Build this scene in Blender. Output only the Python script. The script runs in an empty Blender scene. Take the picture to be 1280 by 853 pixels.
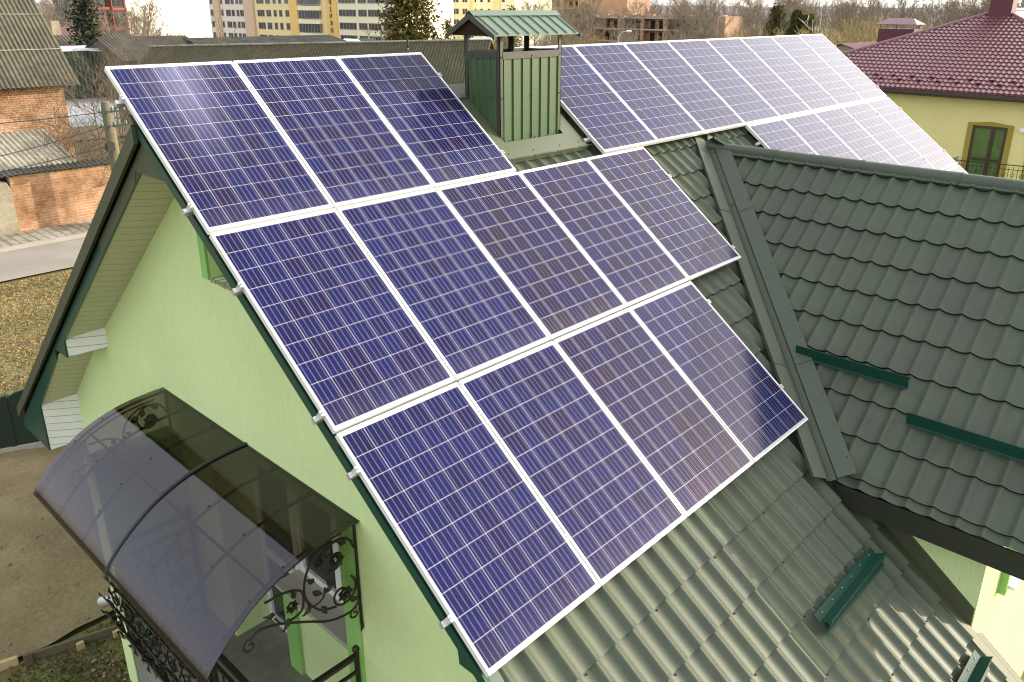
import bpy, bmesh, math, random
from mathutils import Vector, Matrix
from mathutils.geometry import tessellate_polygon
R = math.radians
sc = bpy.context.scene
col = sc.collection
rnd = random.Random(7)

# ------------------------------------------------------------------ camera
cam_d = bpy.data.cameras.new('camera')
cam_d.sensor_width = 36.0
cam_d.lens = 28.243
cam_d.shift_x = -0.0182
cam_d.shift_y = -0.0409
cam_d.clip_start = 0.1
cam_d.clip_end = 4000
cam = bpy.data.objects.new('camera', cam_d); col.objects.link(cam)
CR = Vector((0.676434, -0.736488, 0.004738)); CD = Vector((-0.247784, -0.233628, -0.940224)); CF = Vector((0.693570, 0.634826, -0.340524))
cam.matrix_world = Matrix(((CR.x, -CD.x, -CF.x, -2.39903), (CR.y, -CD.y, -CF.y, -6.44503), (CR.z, -CD.z, -CF.z, 0.41739), (0, 0, 0, 1)))
sc.camera = cam

# ------------------------------------------------------------------ light
SUN_EL = R(19.0)
SUN_H = Vector((0.825, -0.565, 0)).normalized()
to_sun = Vector((SUN_H.x * math.cos(SUN_EL), SUN_H.y * math.cos(SUN_EL), math.sin(SUN_EL)))
w = bpy.data.worlds.new('World'); sc.world = w; w.use_nodes = True
nt = w.node_tree; nt.nodes.clear()
wo = nt.nodes.new('ShaderNodeOutputWorld'); bg = nt.nodes.new('ShaderNodeBackground')
sky = nt.nodes.new('ShaderNodeTexSky'); sky.sky_type = 'NISHITA'; sky.sun_disc = False
sky.sun_elevation = SUN_EL; sky.sun_rotation = math.atan2(SUN_H.x, SUN_H.y)
sky.air_density = 1.0; sky.dust_density = 4.0; sky.ozone_density = 1.0
mixw = nt.nodes.new('ShaderNodeMix'); mixw.data_type = 'RGBA'; mixw.inputs[0].default_value = 0.55
mixw.inputs[7].default_value = (4.6, 4.5, 4.3, 1)            # a thin veil of high haze over the whole sky
nt.links.new(sky.outputs[0], mixw.inputs[6])
# an aureole round the hidden sun; left of it, brightness added for pale panel reflections
tcw = nt.nodes.new('ShaderNodeTexCoord')
def glow(direction, power, rgb, src):
    dt = nt.nodes.new('ShaderNodeVectorMath'); dt.operation = 'DOT_PRODUCT'; dt.inputs[1].default_value = Vector(direction).normalized()
    nt.links.new(tcw.outputs['Generated'], dt.inputs[0])
    mxw = nt.nodes.new('ShaderNodeMath'); mxw.operation = 'MAXIMUM'; mxw.inputs[1].default_value = 0; nt.links.new(dt.outputs['Value'], mxw.inputs[0])
    pw = nt.nodes.new('ShaderNodeMath'); pw.operation = 'POWER'; pw.inputs[1].default_value = power; nt.links.new(mxw.outputs[0], pw.inputs[0])
    au = nt.nodes.new('ShaderNodeVectorMath'); au.operation = 'SCALE'; au.inputs[0].default_value = rgb; nt.links.new(pw.outputs[0], au.inputs['Scale'])
    ad = nt.nodes.new('ShaderNodeVectorMath'); ad.operation = 'ADD'; nt.links.new(src, ad.inputs[0]); nt.links.new(au.outputs[0], ad.inputs[1])
    return ad.outputs[0]
skyc = glow(to_sun, 24, (7, 6.4, 5.4), mixw.outputs[2])
skyc = glow((0.93, 0.06, 0.34), 24, (5.2, 4.9, 4.3), skyc)
def sky_streak(center, normal, sigma, power, rgb, src):          # unseen bright streak added to the sky, mirrored as a glint on the panels
    d1 = nt.nodes.new('ShaderNodeVectorMath'); d1.operation = 'DOT_PRODUCT'; d1.inputs[1].default_value = Vector(normal).normalized(); nt.links.new(tcw.outputs['Generated'], d1.inputs[0])
    q = nt.nodes.new('ShaderNodeMath'); q.operation = 'MULTIPLY'; nt.links.new(d1.outputs['Value'], q.inputs[0]); nt.links.new(d1.outputs['Value'], q.inputs[1])
    q2 = nt.nodes.new('ShaderNodeMath'); q2.operation = 'MULTIPLY'; q2.inputs[1].default_value = -1 / sigma ** 2; nt.links.new(q.outputs[0], q2.inputs[0])
    q3 = nt.nodes.new('ShaderNodeMath'); q3.operation = 'EXPONENT'; nt.links.new(q2.outputs[0], q3.inputs[0])
    d2 = nt.nodes.new('ShaderNodeVectorMath'); d2.operation = 'DOT_PRODUCT'; d2.inputs[1].default_value = Vector(center).normalized(); nt.links.new(tcw.outputs['Generated'], d2.inputs[0])
    mx = nt.nodes.new('ShaderNodeMath'); mx.operation = 'MAXIMUM'; mx.inputs[1].default_value = 0; nt.links.new(d2.outputs['Value'], mx.inputs[0])
    p = nt.nodes.new('ShaderNodeMath'); p.operation = 'POWER'; p.inputs[1].default_value = power; nt.links.new(mx.outputs[0], p.inputs[0])
    f = nt.nodes.new('ShaderNodeMath'); f.operation = 'MULTIPLY'; nt.links.new(p.outputs[0], f.inputs[0]); nt.links.new(q3.outputs[0], f.inputs[1])
    au = nt.nodes.new('ShaderNodeVectorMath'); au.operation = 'SCALE'; au.inputs[0].default_value = rgb; nt.links.new(f.outputs[0], au.inputs['Scale'])
    ad = nt.nodes.new('ShaderNodeVectorMath'); ad.operation = 'ADD'; nt.links.new(src, ad.inputs[0]); nt.links.new(au.outputs[0], ad.inputs[1])
    return ad.outputs[0]
skyc = sky_streak((.416, .165, .895), (.858, .259, -.443), .0050, 420, (130, 130, 132), skyc)
skyc = sky_streak((.416, .165, .895), (.850, .275, -.445), .013, 500, (13, 13, 14), skyc)
nt.links.new(skyc, bg.inputs[0])
bg.inputs[1].default_value = 0.14
nt.links.new(bg.outputs[0], wo.inputs[0])
sl = bpy.data.lights.new('sun', 'SUN'); sl.energy = 1.55; sl.angle = R(0.6); sl.color = (1.0, 0.90, 0.75)
so = bpy.data.objects.new('sun', sl); col.objects.link(so); so.rotation_euler = to_sun.to_track_quat('Z', 'Y').to_euler()
sc.view_settings.view_transform = 'Standard'; sc.view_settings.look = 'None'
sc.view_settings.exposure = 1.62; sc.view_settings.gamma = 1.0
sc.cycles.filter_width = 1.1
try: sc.view_settings.use_curve_mapping = False
except Exception: pass

# ------------------------------------------------------------------ helpers
class MB:
    def __init__(s): s.v = []; s.f = []; s.sm = []
    def add(s, vs, fs, smooth=False):
        o = len(s.v); s.v += [tuple(p) for p in vs]
        for f in fs: s.f.append(tuple(i + o for i in f)); s.sm.append(smooth)
    def quad(s, *p): s.add(p, [tuple(range(len(p)))])
    def box(s, a, b, M=None):
        x0, y0, z0 = a; x1, y1, z1 = b
        vs = [Vector(p) for p in ((x0,y0,z0),(x1,y0,z0),(x1,y1,z0),(x0,y1,z0),(x0,y0,z1),(x1,y0,z1),(x1,y1,z1),(x0,y1,z1))]
        if M: vs = [M @ p for p in vs]
        s.add(vs, [(0,3,2,1),(4,5,6,7),(0,1,5,4),(1,2,6,5),(2,3,7,6),(3,0,4,7)])
    def prism(s, poly, ext):
        e = Vector(ext); n = len(poly); P = [Vector(p) for p in poly]
        tris = tessellate_polygon([P])
        vs = P + [p + e for p in P]
        fs = [tuple(t) for t in tris] + [tuple(i + n for i in reversed(t)) for t in tris]
        fs += [(i, (i + 1) % n, (i + 1) % n + n, i + n) for i in range(n)]
        s.add(vs, fs)
    def tube(s, pts, r, n=6, smooth=True, cap=True):
        pts = [Vector(p) for p in pts]; m = len(pts)
        rs = r if isinstance(r, (list, tuple)) else [r] * m
        vs = []; up = None
        for i in range(m):
            d = (pts[min(i + 1, m - 1)] - pts[max(i - 1, 0)])
            if d.length < 1e-9: d = Vector((0, 0, 1))
            d.normalize()
            if up is None:
                up = Vector((0, 0, 1)) if abs(d.z) < .9 else Vector((1, 0, 0))
            a = d.cross(up)
            if a.length < 1e-6: a = d.cross(Vector((1, 0.3, 0)))
            a.normalize(); b = a.cross(d).normalized(); up = b
            for k in range(n):
                t = 2 * math.pi * k / n
                vs.append(pts[i] + (a * math.cos(t) + b * math.sin(t)) * rs[i])
        fs = [(i*n + k, i*n + (k+1) % n, (i+1)*n + (k+1) % n, (i+1)*n + k) for i in range(m - 1) for k in range(n)]
        s.add(vs, fs, smooth)
        if cap:
            s.add(vs[:n], [tuple(reversed(range(n)))]); s.add(vs[-n:], [tuple(range(n))])
    def ball(s, c, rx, ry, rz, nu=8, nv=5, M=None):
        vs = []; c = Vector(c)
        for j in range(nv + 1):
            ph = math.pi * j / nv
            for i in range(nu):
                th = 2 * math.pi * i / nu
                p = Vector((rx*math.sin(ph)*math.cos(th), ry*math.sin(ph)*math.sin(th), rz*math.cos(ph)))
                if M: p = M @ p
                vs.append(c + p)
        s.add(vs, [(j*nu+i, (j+1)*nu+i, (j+1)*nu+(i+1) % nu, j*nu+(i+1) % nu) for j in range(nv) for i in range(nu)], True)
    def mesh(s, name, mats, org=(0,0,0)):
        o = Vector(org)
        me = bpy.data.meshes.new(name)
        me.from_pydata([tuple(Vector(p) - o) for p in s.v], [], s.f)
        for p, q in zip(me.polygons, s.sm): p.use_smooth = q
        if not isinstance(mats, (list, tuple)): mats = [mats]
        for m in mats: me.materials.append(m)
        me.update()
        return me
    def fix(s, me):
        bm = bmesh.new(); bm.from_mesh(me); bmesh.ops.recalc_face_normals(bm, faces=bm.faces); bm.to_mesh(me); bm.free()

def tag(o, label=None, cat=None, group=None, kind=None):
    if label: o['label'] = label
    if cat: o['category'] = cat
    if group: o['group'] = group
    if kind: o['kind'] = kind
    return o
def thing(name, label, cat, loc, group=None, rot=None):
    o = bpy.data.objects.new(name, None); o.empty_display_size = .2; col.objects.link(o); o.location = loc
    if rot: o.rotation_euler = rot
    return tag(o, label, cat, group)
def worg(p):                                     # origin of a thing, walking up the parents (no rotations used there)
    v = Vector((0, 0, 0))
    while p is not None: v += p.location; p = p.parent
    return v
def part(name, mb, m, parent, label=None, local=False, fix=True):
    me = mb.mesh(name, m, (0,0,0) if local else worg(parent))
    if fix: mb.fix(me)
    o = bpy.data.objects.new(name, me); col.objects.link(o); o.parent = parent
    if label: o['label'] = label
    return o
def single(name, mb, m, label, cat, org, group=None, fix=True):
    me = mb.mesh(name, m, org)
    if fix: mb.fix(me)
    o = bpy.data.objects.new(name, me); col.objects.link(o); o.location = org
    return tag(o, label, cat, group)
def struct(name, mb, m, fix=False):
    me = mb.mesh(name, m)
    if fix: mb.fix(me)
    o = bpy.data.objects.new(name, me); col.objects.link(o); o['kind'] = 'structure'; return o
def copy_tree(o, parent=None):
    c = o.copy(); col.objects.link(c)
    if parent is not None: c.parent = parent
    for ch in list(o.children): copy_tree(ch, c)
    return c

# ------------------------------------------------------------------ materials
def mat(name, c, rough=.6, metal=0., spec=.5, var=0., vscale=3., bump=0., bscale=40., bstretch=(1,1,1), c2=None, mixscale=1.5, vdetail=4., mixlo=.42, mixhi=.62, coords='Object', vstretch=None):
    m = bpy.data.materials.new(name); m.use_nodes = True
    t = m.node_tree; L = t.links; b = t.nodes['Principled BSDF']
    b.inputs['Base Color'].default_value = (*c, 1); b.inputs['Roughness'].default_value = rough
    b.inputs['Metallic'].default_value = metal; b.inputs['Specular IOR Level'].default_value = spec
    tc = t.nodes.new('ShaderNodeTexCoord'); src = None
    if c2:
        n = t.nodes.new('ShaderNodeTexNoise'); n.inputs['Scale'].default_value = mixscale; n.inputs['Detail'].default_value = 6; n.inputs['Roughness'].default_value = .6
        L.new(tc.outputs[coords], n.inputs['Vector'])
        rp = t.nodes.new('ShaderNodeValToRGB'); rp.color_ramp.elements[0].position = mixlo; rp.color_ramp.elements[1].position = mixhi
        rp.color_ramp.elements[0].color = (*c, 1); rp.color_ramp.elements[1].color = (*c2, 1)
        L.new(n.outputs['Fac'], rp.inputs[0]); src = rp.outputs[0]
    if var:
        n = t.nodes.new('ShaderNodeTexNoise'); n.inputs['Scale'].default_value = vscale; n.inputs['Detail'].default_value = vdetail; n.inputs['Roughness'].default_value = .65
        if vstretch:
            vm = t.nodes.new('ShaderNodeMapping'); vm.inputs['Scale'].default_value = vstretch; L.new(tc.outputs[coords], vm.inputs[0]); L.new(vm.outputs[0], n.inputs['Vector'])
        else: L.new(tc.outputs[coords], n.inputs['Vector'])
        mr = t.nodes.new('ShaderNodeMapRange'); mr.inputs[1].default_value = .25; mr.inputs[2].default_value = .75
        mr.inputs[3].default_value = 1 - var; mr.inputs[4].default_value = 1 + var
        L.new(n.outputs['Fac'], mr.inputs[0])
        mx = t.nodes.new('ShaderNodeMix'); mx.data_type = 'RGBA'; mx.blend_type = 'MULTIPLY'; mx.inputs[0].default_value = 1
        if src: L.new(src, mx.inputs[6])
        else: mx.inputs[6].default_value = (*c, 1)
        L.new(mr.outputs[0], mx.inputs[7]); src = mx.outputs[2]
    if src: L.new(src, b.inputs['Base Color'])
    if bump:
        mp = t.nodes.new('ShaderNodeMapping'); mp.inputs['Scale'].default_value = bstretch
        L.new(tc.outputs[coords], mp.inputs[0])
        n = t.nodes.new('ShaderNodeTexNoise'); n.inputs['Scale'].default_value = bscale; n.inputs['Detail'].default_value = 5
        L.new(mp.outputs[0], n.inputs['Vector'])
        bp = t.nodes.new('ShaderNodeBump'); bp.inputs['Strength'].default_value = bump; bp.inputs['Distance'].default_value = .02
        L.new(n.outputs['Fac'], bp.inputs['Height']); L.new(bp.outputs[0], b.inputs['Normal'])
    m['bsdf'] = b.name
    return m

M = {}
M['tile'] = mat('roof_tile_paint', (.068, .088, .053), rough=.52, c2=(.060, .072, .050), mixscale=.9, mixlo=.4, mixhi=.7, var=.11, vscale=6, spec=.4, bump=.03, bscale=300)
M['tile_north'] = M['tile']
M['flash'] = mat('flashing_paint', (.055, .072, .045), rough=.48, var=.06, vscale=5)
M['flash_light'] = mat('chimney_flashing_paint', (.085, .10, .058), rough=.4, var=.05, vscale=6)
M['barge'] = mat('verge_trim_paint', (.062, .072, .034), rough=.6, var=.06, vscale=4)
M['teal'] = mat('barge_board_paint', (.012, .060, .038), rough=.35, var=.08, vscale=3)
M['guard'] = mat('snow_guard_paint', (.004, .048, .030), rough=.6, spec=.3, var=.05, vscale=5)
M['plaster'] = mat('pale_green_plaster', (.63, .76, .375), rough=.9, spec=.2, c2=(.58, .70, .34), mixscale=.8, mixlo=.38, mixhi=.72, var=.04, vscale=22, vstretch=(1, 1, .3), bump=.4, bscale=75, bstretch=(1, 1, .25))
M['plaster_dk'] = mat('green_trim_plaster', (.27, .50, .15), rough=.9, spec=.2, var=.04, vscale=2, bump=.25, bscale=60)
M['fascia'] = mat('dark_fascia_paint', (.020, .024, .014), rough=.5, var=.1, vscale=3)
M['alu'] = mat('anodised_aluminium', (.82, .82, .80), rough=.38, metal=.25, var=.03, vscale=4)
M['alu_side'] = mat('rail_aluminium', (.62, .62, .61), rough=.35, metal=.6)
M['steel'] = mat('screw_steel', (.35, .35, .35), rough=.35, metal=.9)
M['backing'] = mat('panel_backsheet', (.7, .7, .7), rough=.6)
M['iron'] = mat('wrought_iron', (.028, .024, .016), rough=.42, metal=.3, var=.25, vscale=30)
M['white_pvc'] = mat('white_window_frame', (.80, .80, .80), rough=.35)
M['brown_pvc'] = mat('brown_door_frame', (.045, .022, .014), rough=.4)
M['sill'] = mat('beige_sill', (.46, .42, .36), rough=.5, var=.06, vscale=4)
M['concrete'] = mat('porch_concrete', (.20, .19, .155), rough=.9, spec=.2, c2=(.28, .265, .22), mixscale=2.2, var=.15, vscale=14, bump=.2, bscale=60)
M['glass'] = mat('window_glass', (.018, .024, .028), rough=.05, spec=.7)
M['dirt'] = mat('yard_dirt', (.19, .150, .080), rough=.95, spec=.15, c2=(.235, .19, .105), mixscale=1.3, var=.22, vscale=22, bump=.8, bscale=14)
M['wood'] = mat('raw_timber', (.42, .31, .16), rough=.8, var=.2, vscale=6, bump=.2, bscale=40, bstretch=(.1, 1, 1))
M['wood_old'] = mat('grey_timber', (.11, .085, .05), rough=.85, var=.25, vscale=6)
M['fence'] = mat('dark_green_fence_metal', (.012, .028, .018), rough=.45, var=.15, vscale=2)
M['asphalt'] = mat('asphalt', (.245, .222, .19), rough=.9, spec=.2, c2=(.29, .265, .23), mixscale=.5, var=.1, vscale=60, bump=.1, bscale=200)
M['kerb'] = mat('kerb_concrete', (.33, .31, .27), rough=.9, var=.15, vscale=3)
M['field'] = mat('field_ground', (.16, .135, .070), rough=1, spec=.1, c2=(.12, .125, .055), mixscale=.08, var=.3, vscale=.8)
M['hill'] = mat('far_hills', (.24, .215, .235), rough=1, spec=0)
M['conc_old'] = mat('weathered_concrete', (.30, .27, .20), rough=.95, c2=(.22, .20, .14), mixscale=1.5, var=.2, vscale=9, bump=.3, bscale=25)
M['yard_pale'] = mat('pale_yard_concrete', (.42, .44, .46), rough=.9, c2=(.34, .34, .33), mixscale=.35, var=.12, vscale=2)
M['tarp'] = mat('blue_tarpaulin', (.045, .16, .46), rough=.45, var=.2, vscale=2)
M['black_rub'] = mat('wire_rubber', (.02, .02, .02), rough=.6)
M['ceramic'] = mat('green_insulator', (.10, .28, .18), rough=.25)
M['pole'] = mat('mossy_concrete_pole', (.15, .14, .11), rough=.95, c2=(.15, .125, .05), mixscale=2, var=.2, vscale=10)
M['cream'] = mat('cream_render', (.90, .86, .76), rough=.9, spec=.15, var=.02, vscale=.1)
M['pink'] = mat('pale_pink_render', (.84, .73, .63), rough=.9, spec=.15)
M['beige'] = mat('beige_render', (.70, .52, .35), rough=.9, spec=.15)
M['yellow'] = mat('yellow_render', (.90, .73, .40), rough=.9, spec=.15)
M['paleyel'] = mat('pale_yellow_render', (.94, .87, .62), rough=.9, spec=.15)
M['orange'] = mat('orange_render', (.90, .60, .22), rough=.9, spec=.15)
M['anth'] = mat('anthracite_cladding', (.055, .062, .072), rough=.7)
M['redtrim'] = mat('red_trim', (.42, .05, .035), rough=.6)
M['letter'] = mat('sign_letters', (.03, .035, .06), rough=.4)
M['bare_brick'] = mat('far_brick', (.43, .28, .20), rough=.95, spec=.1, var=.18, vscale=.6)
M['slab'] = mat('concrete_slab', (.40, .36, .31), rough=.9, var=.1, vscale=.5)
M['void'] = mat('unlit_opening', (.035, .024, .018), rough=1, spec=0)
M['cherry'] = mat('cherry_roof_paint', (.18, .072, .082), rough=.38, var=.08, vscale=3)
M['cherry_dk'] = mat('cherry_sheet', (.085, .012, .026), rough=.4, var=.06, vscale=3)
M['yellow_plaster'] = mat('ochre_yellow_plaster', (.70, .63, .29), rough=.9, spec=.15, var=.04, vscale=1, bump=.15, bscale=30)
M['olive'] = mat('olive_surround', (.30, .25, .055), rough=.9, spec=.15)
M['gutter'] = mat('brown_gutter', (.045, .028, .022), rough=.4)
M['bark'] = mat('bare_bark', (.155, .125, .092), rough=.95, spec=.1, var=.25, vscale=3)
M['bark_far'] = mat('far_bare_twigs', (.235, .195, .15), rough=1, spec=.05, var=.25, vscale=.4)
M['bark_yel'] = mat('willow_twigs', (.33, .265, .12), rough=1, spec=.05, var=.2, vscale=.4)
M['birch'] = mat('birch_bark', (.62, .58, .52), rough=.9, var=.2, vscale=3)
M['needle'] = mat('spruce_needles', (.028, .038, .018), rough=.8, spec=.2, var=.4, vscale=2)
M['thuja'] = mat('thuja_foliage', (.085, .085, .022), rough=.85, spec=.15, var=.4, vscale=2)
M['goldleaf'] = mat('golden_conifer_foliage', (.13, .10, .022), rough=.8, spec=.15, c2=(.035, .045, .016), mixscale=1.2, var=.3, vscale=3)
M['trunk'] = mat('tree_trunk', (.07, .052, .035), rough=.95, spec=.1, var=.3, vscale=6)
M['drygrass'] = mat('dry_grass_blades', (.31, .24, .10), rough=.9, spec=.1, c2=(.24, .20, .08), mixscale=.9, var=.25, vscale=30)
M['lawn'] = mat('dry_lawn', (.23, .18, .075), rough=1, spec=.1, c2=(.125, .125, .042), mixscale=.6, var=.25, vscale=7, bump=.25, bscale=14)
M['grass'] = mat('green_grass_blades', (.10, .115, .034), rough=.9, spec=.1, c2=(.13, .115, .05), mixscale=3, var=.35, vscale=25)
M['greengrass'] = mat('thin_green_grass', (.115, .115, .042), rough=1, spec=.1, c2=(.155, .125, .065), mixscale=2.4, var=.3, vscale=18, bump=.6, bscale=25)
M['stone'] = mat('small_stones', (.19, .155, .10), rough=.9, var=.3, vscale=20)
M['whitemetal'] = mat('white_sheet_metal', (.74, .76, .80), rough=.4)
M['greenshed'] = mat('green_corrugated_sheet', (.045, .078, .048), rough=.5, var=.15, vscale=.6)
M['lampmetal'] = mat('lamp_grey', (.55, .55, .53), rough=.4, metal=.4)
M['bulb'] = mat('lamp_opal', (.8, .8, .78), rough=.3)
M['curtain'] = mat('green_curtain_glass', (.085, .14, .045), rough=.08, spec=.6, var=.3, vscale=2)

def nodes(m): return m.node_tree.nodes, m.node_tree.links, m.node_tree.nodes['Principled BSDF']
def math_node(t, op, a, b=None, c=None):
    n = t.nodes.new('ShaderNodeMath'); n.operation = op
    for i, x in enumerate((a, b, c)):
        if x is None: continue
        if isinstance(x, (int, float)): n.inputs[i].default_value = x
        else: t.links.new(x, n.inputs[i])
    return n.outputs[0]

def solar_material():
    m = bpy.data.materials.new('solar_cells'); m.use_nodes = True
    t = m.node_tree; L = t.links; b = t.nodes['Principled BSDF']
    tc = t.nodes.new('ShaderNodeTexCoord'); sp = t.nodes.new('ShaderNodeSeparateXYZ'); L.new(tc.outputs['Object'], sp.inputs[0])
    P = .1590
    u = math_node(t, 'DIVIDE', math_node(t, 'SUBTRACT', sp.outputs[0], .0190), P)
    v = math_node(t, 'DIVIDE', math_node(t, 'SUBTRACT', math_node(t, 'MULTIPLY', sp.outputs[1], -1.), .0300), P)
    fu = math_node(t, 'FRACT', u); fv = math_node(t, 'FRACT', v)
    iu = math_node(t, 'FLOOR', u); iv = math_node(t, 'FLOOR', v)
    oi = t.nodes.new('ShaderNodeObjectInfo')
    cx = t.nodes.new('ShaderNodeCombineXYZ'); L.new(iu, cx.inputs[0]); L.new(iv, cx.inputs[1]); L.new(math_node(t, 'MULTIPLY', oi.outputs['Random'], 91.7), cx.inputs[2])
    wn = t.nodes.new('ShaderNodeTexWhiteNoise'); L.new(cx.outputs[0], wn.inputs['Vector'])
    sc_ = t.nodes.new('ShaderNodeSeparateColor'); L.new(oi.outputs['Color'], sc_.inputs[0])
    # a panel leans bluish or brownish as a whole, its cells scatter around that
    lean = math_node(t, 'SUBTRACT', sc_.outputs[0], .5)
    tone = math_node(t, 'ADD', math_node(t, 'MULTIPLY', math_node(t, 'POWER', wn.outputs['Value'], 1.5), .62), lean)
    rp = t.nodes.new('ShaderNodeValToRGB'); e = rp.color_ramp.elements
    e[0].position = .05; e[0].color = (.0035, .0075, .066, 1); e[1].position = 1.0; e[1].color = (.013, .0065, .026, 1)
    k = e.new(.45); k.color = (.0045, .0050, .049, 1); k = e.new(.75); k.color = (.0085, .0048, .037, 1)
    L.new(tone, rp.inputs[0])
    # crystal flakes
    vo = t.nodes.new('ShaderNodeTexVoronoi'); vo.inputs['Scale'].default_value = 70; L.new(tc.outputs['Object'], vo.inputs['Vector'])
    fl = t.nodes.new('ShaderNodeMapRange'); fl.inputs[3].default_value = .8; fl.inputs[4].default_value = 1.25
    sv = t.nodes.new('ShaderNodeSeparateColor'); L.new(vo.outputs['Color'], sv.inputs[0]); L.new(sv.outputs[0], fl.inputs[0])
    mx = t.nodes.new('ShaderNodeMix'); mx.data_type = 'RGBA'; mx.blend_type = 'MULTIPLY'; mx.inputs[0].default_value = 1
    L.new(rp.outputs[0], mx.inputs[6]); L.new(fl.outputs[0], mx.inputs[7])
    def band(x, c, hw): return math_node(t, 'LESS_THAN', math_node(t, 'ABSOLUTE', math_node(t, 'SUBTRACT', x, c)), hw)
    bus = None
    for c in (.13, .38, .63, .88):
        q = band(fu, c, .0065); bus = q if bus is None else math_node(t, 'MAXIMUM', bus, q)
    gapu = math_node(t, 'MAXIMUM', math_node(t, 'LESS_THAN', fu, .0095), math_node(t, 'GREATER_THAN', fu, .9905))
    gapv = math_node(t, 'MAXIMUM', math_node(t, 'LESS_THAN', fv, .0085), math_node(t, 'GREATER_THAN', fv, .9915))
    out = math_node(t, 'MAXIMUM', math_node(t, 'LESS_THAN', u, .0), math_node(t, 'GREATER_THAN', u, 6.))
    out = math_node(t, 'MAXIMUM', out, math_node(t, 'MAXIMUM', math_node(t, 'LESS_THAN', v, .0), math_node(t, 'GREATER_THAN', v, 10.)))
    gap = math_node(t, 'MAXIMUM', math_node(t, 'MAXIMUM', gapu, gapv), out)
    m1 = t.nodes.new('ShaderNodeMix'); m1.data_type = 'RGBA'; L.new(bus, m1.inputs[0]); L.new(mx.outputs[2], m1.inputs[6]); m1.inputs[7].default_value = (.27, .27, .36, 1)
    m2 = t.nodes.new('ShaderNodeMix'); m2.data_type = 'RGBA'; L.new(gap, m2.inputs[0]); L.new(m1.outputs[2], m2.inputs[6]); m2.inputs[7].default_value = (.52, .52, .56, 1)
    # a film of dust, thicker towards the lower frame
    dn = t.nodes.new('ShaderNodeTexNoise'); dn.inputs['Scale'].default_value = 5; dn.inputs['Detail'].default_value = 7; dn.inputs['Roughness'].default_value = .7; L.new(tc.outputs['Object'], dn.inputs['Vector'])
    low = t.nodes.new('ShaderNodeMapRange'); low.inputs[1].default_value = 8.6; low.inputs[2].default_value = 10.1; low.inputs[3].default_value = .012; low.inputs[4].default_value = .075; L.new(v, low.inputs[0])
    df = math_node(t, 'MULTIPLY', low.outputs[0], math_node(t, 'MULTIPLY', dn.outputs['Fac'], 1.6))
    m3 = t.nodes.new('ShaderNodeMix'); m3.data_type = 'RGBA'; L.new(df, m3.inputs[0]); L.new(m2.outputs[2], m3.inputs[6]); m3.inputs[7].default_value = (.34, .30, .25, 1)
    L.new(m3.outputs[2], b.inputs['Base Color'])
    b.inputs['Roughness'].default_value = .16; b.inputs['Specular IOR Level'].default_value = .20; b.inputs['Specular Tint'].default_value = (.86, .78, 1.0, 1)
    nz = t.nodes.new('ShaderNodeTexNoise'); nz.inputs['Scale'].default_value = 2.5; nz.inputs['Detail'].default_value = 4; L.new(tc.outputs['Object'], nz.inputs['Vector'])
    rr = t.nodes.new('ShaderNodeMapRange'); rr.inputs[3].default_value = .09; rr.inputs[4].default_value = .15; L.new(nz.outputs['Fac'], rr.inputs[0]); L.new(rr.outputs[0], b.inputs['Roughness'])
    return m
M['solar'] = solar_material()

def line_material(name, c, axis, pitch, dark=.35, width=.10, rough=.5, off=0., wave=False, var=.05):
    """boards or ribs as a surface pattern along one axis (0 x, 1 y, 2 z) of the part"""
    m = mat(name, c, rough=rough, var=var, vscale=4)
    t = m.node_tree; L = t.links; b = t.nodes['Principled BSDF']
    tc = t.nodes.new('ShaderNodeTexCoord'); sp = t.nodes.new('ShaderNodeSeparateXYZ'); L.new(tc.outputs['Object'], sp.inputs[0])
    f = math_node(t, 'FRACT', math_node(t, 'ADD', math_node(t, 'DIVIDE', sp.outputs[axis], pitch), off))
    if wave:
        h = math_node(t, 'SINE', math_node(t, 'MULTIPLY', f, 2 * math.pi))
        bp = t.nodes.new('ShaderNodeBump'); bp.inputs['Strength'].default_value = 1; bp.inputs['Distance'].default_value = pitch * .2
        L.new(h, bp.inputs['Height']); L.new(bp.outputs[0], b.inputs['Normal'])
    else:
        k = math_node(t, 'LESS_THAN', f, width)
        src = b.inputs['Base Color'].links[0].from_socket if b.inputs['Base Color'].links else None
        mx = t.nodes.new('ShaderNodeMix'); mx.data_type = 'RGBA'; L.new(k, mx.inputs[0])
        if src: L.new(src, mx.inputs[6])
        else: mx.inputs[6].default_value = (*c, 1)
        mx.inputs[7].default_value = (*[q * dark for q in c], 1); L.new(mx.outputs[2], b.inputs['Base Color'])
    return m
M['soffit'] = line_material('cream_soffit_boards', (.55, .53, .36), 1, .095, dark=.55, width=.07)
M['boxface'] = line_material('white_soffit_boards', (.74, .74, .68), 2, .098, dark=.4, width=.08, off=.35)

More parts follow.
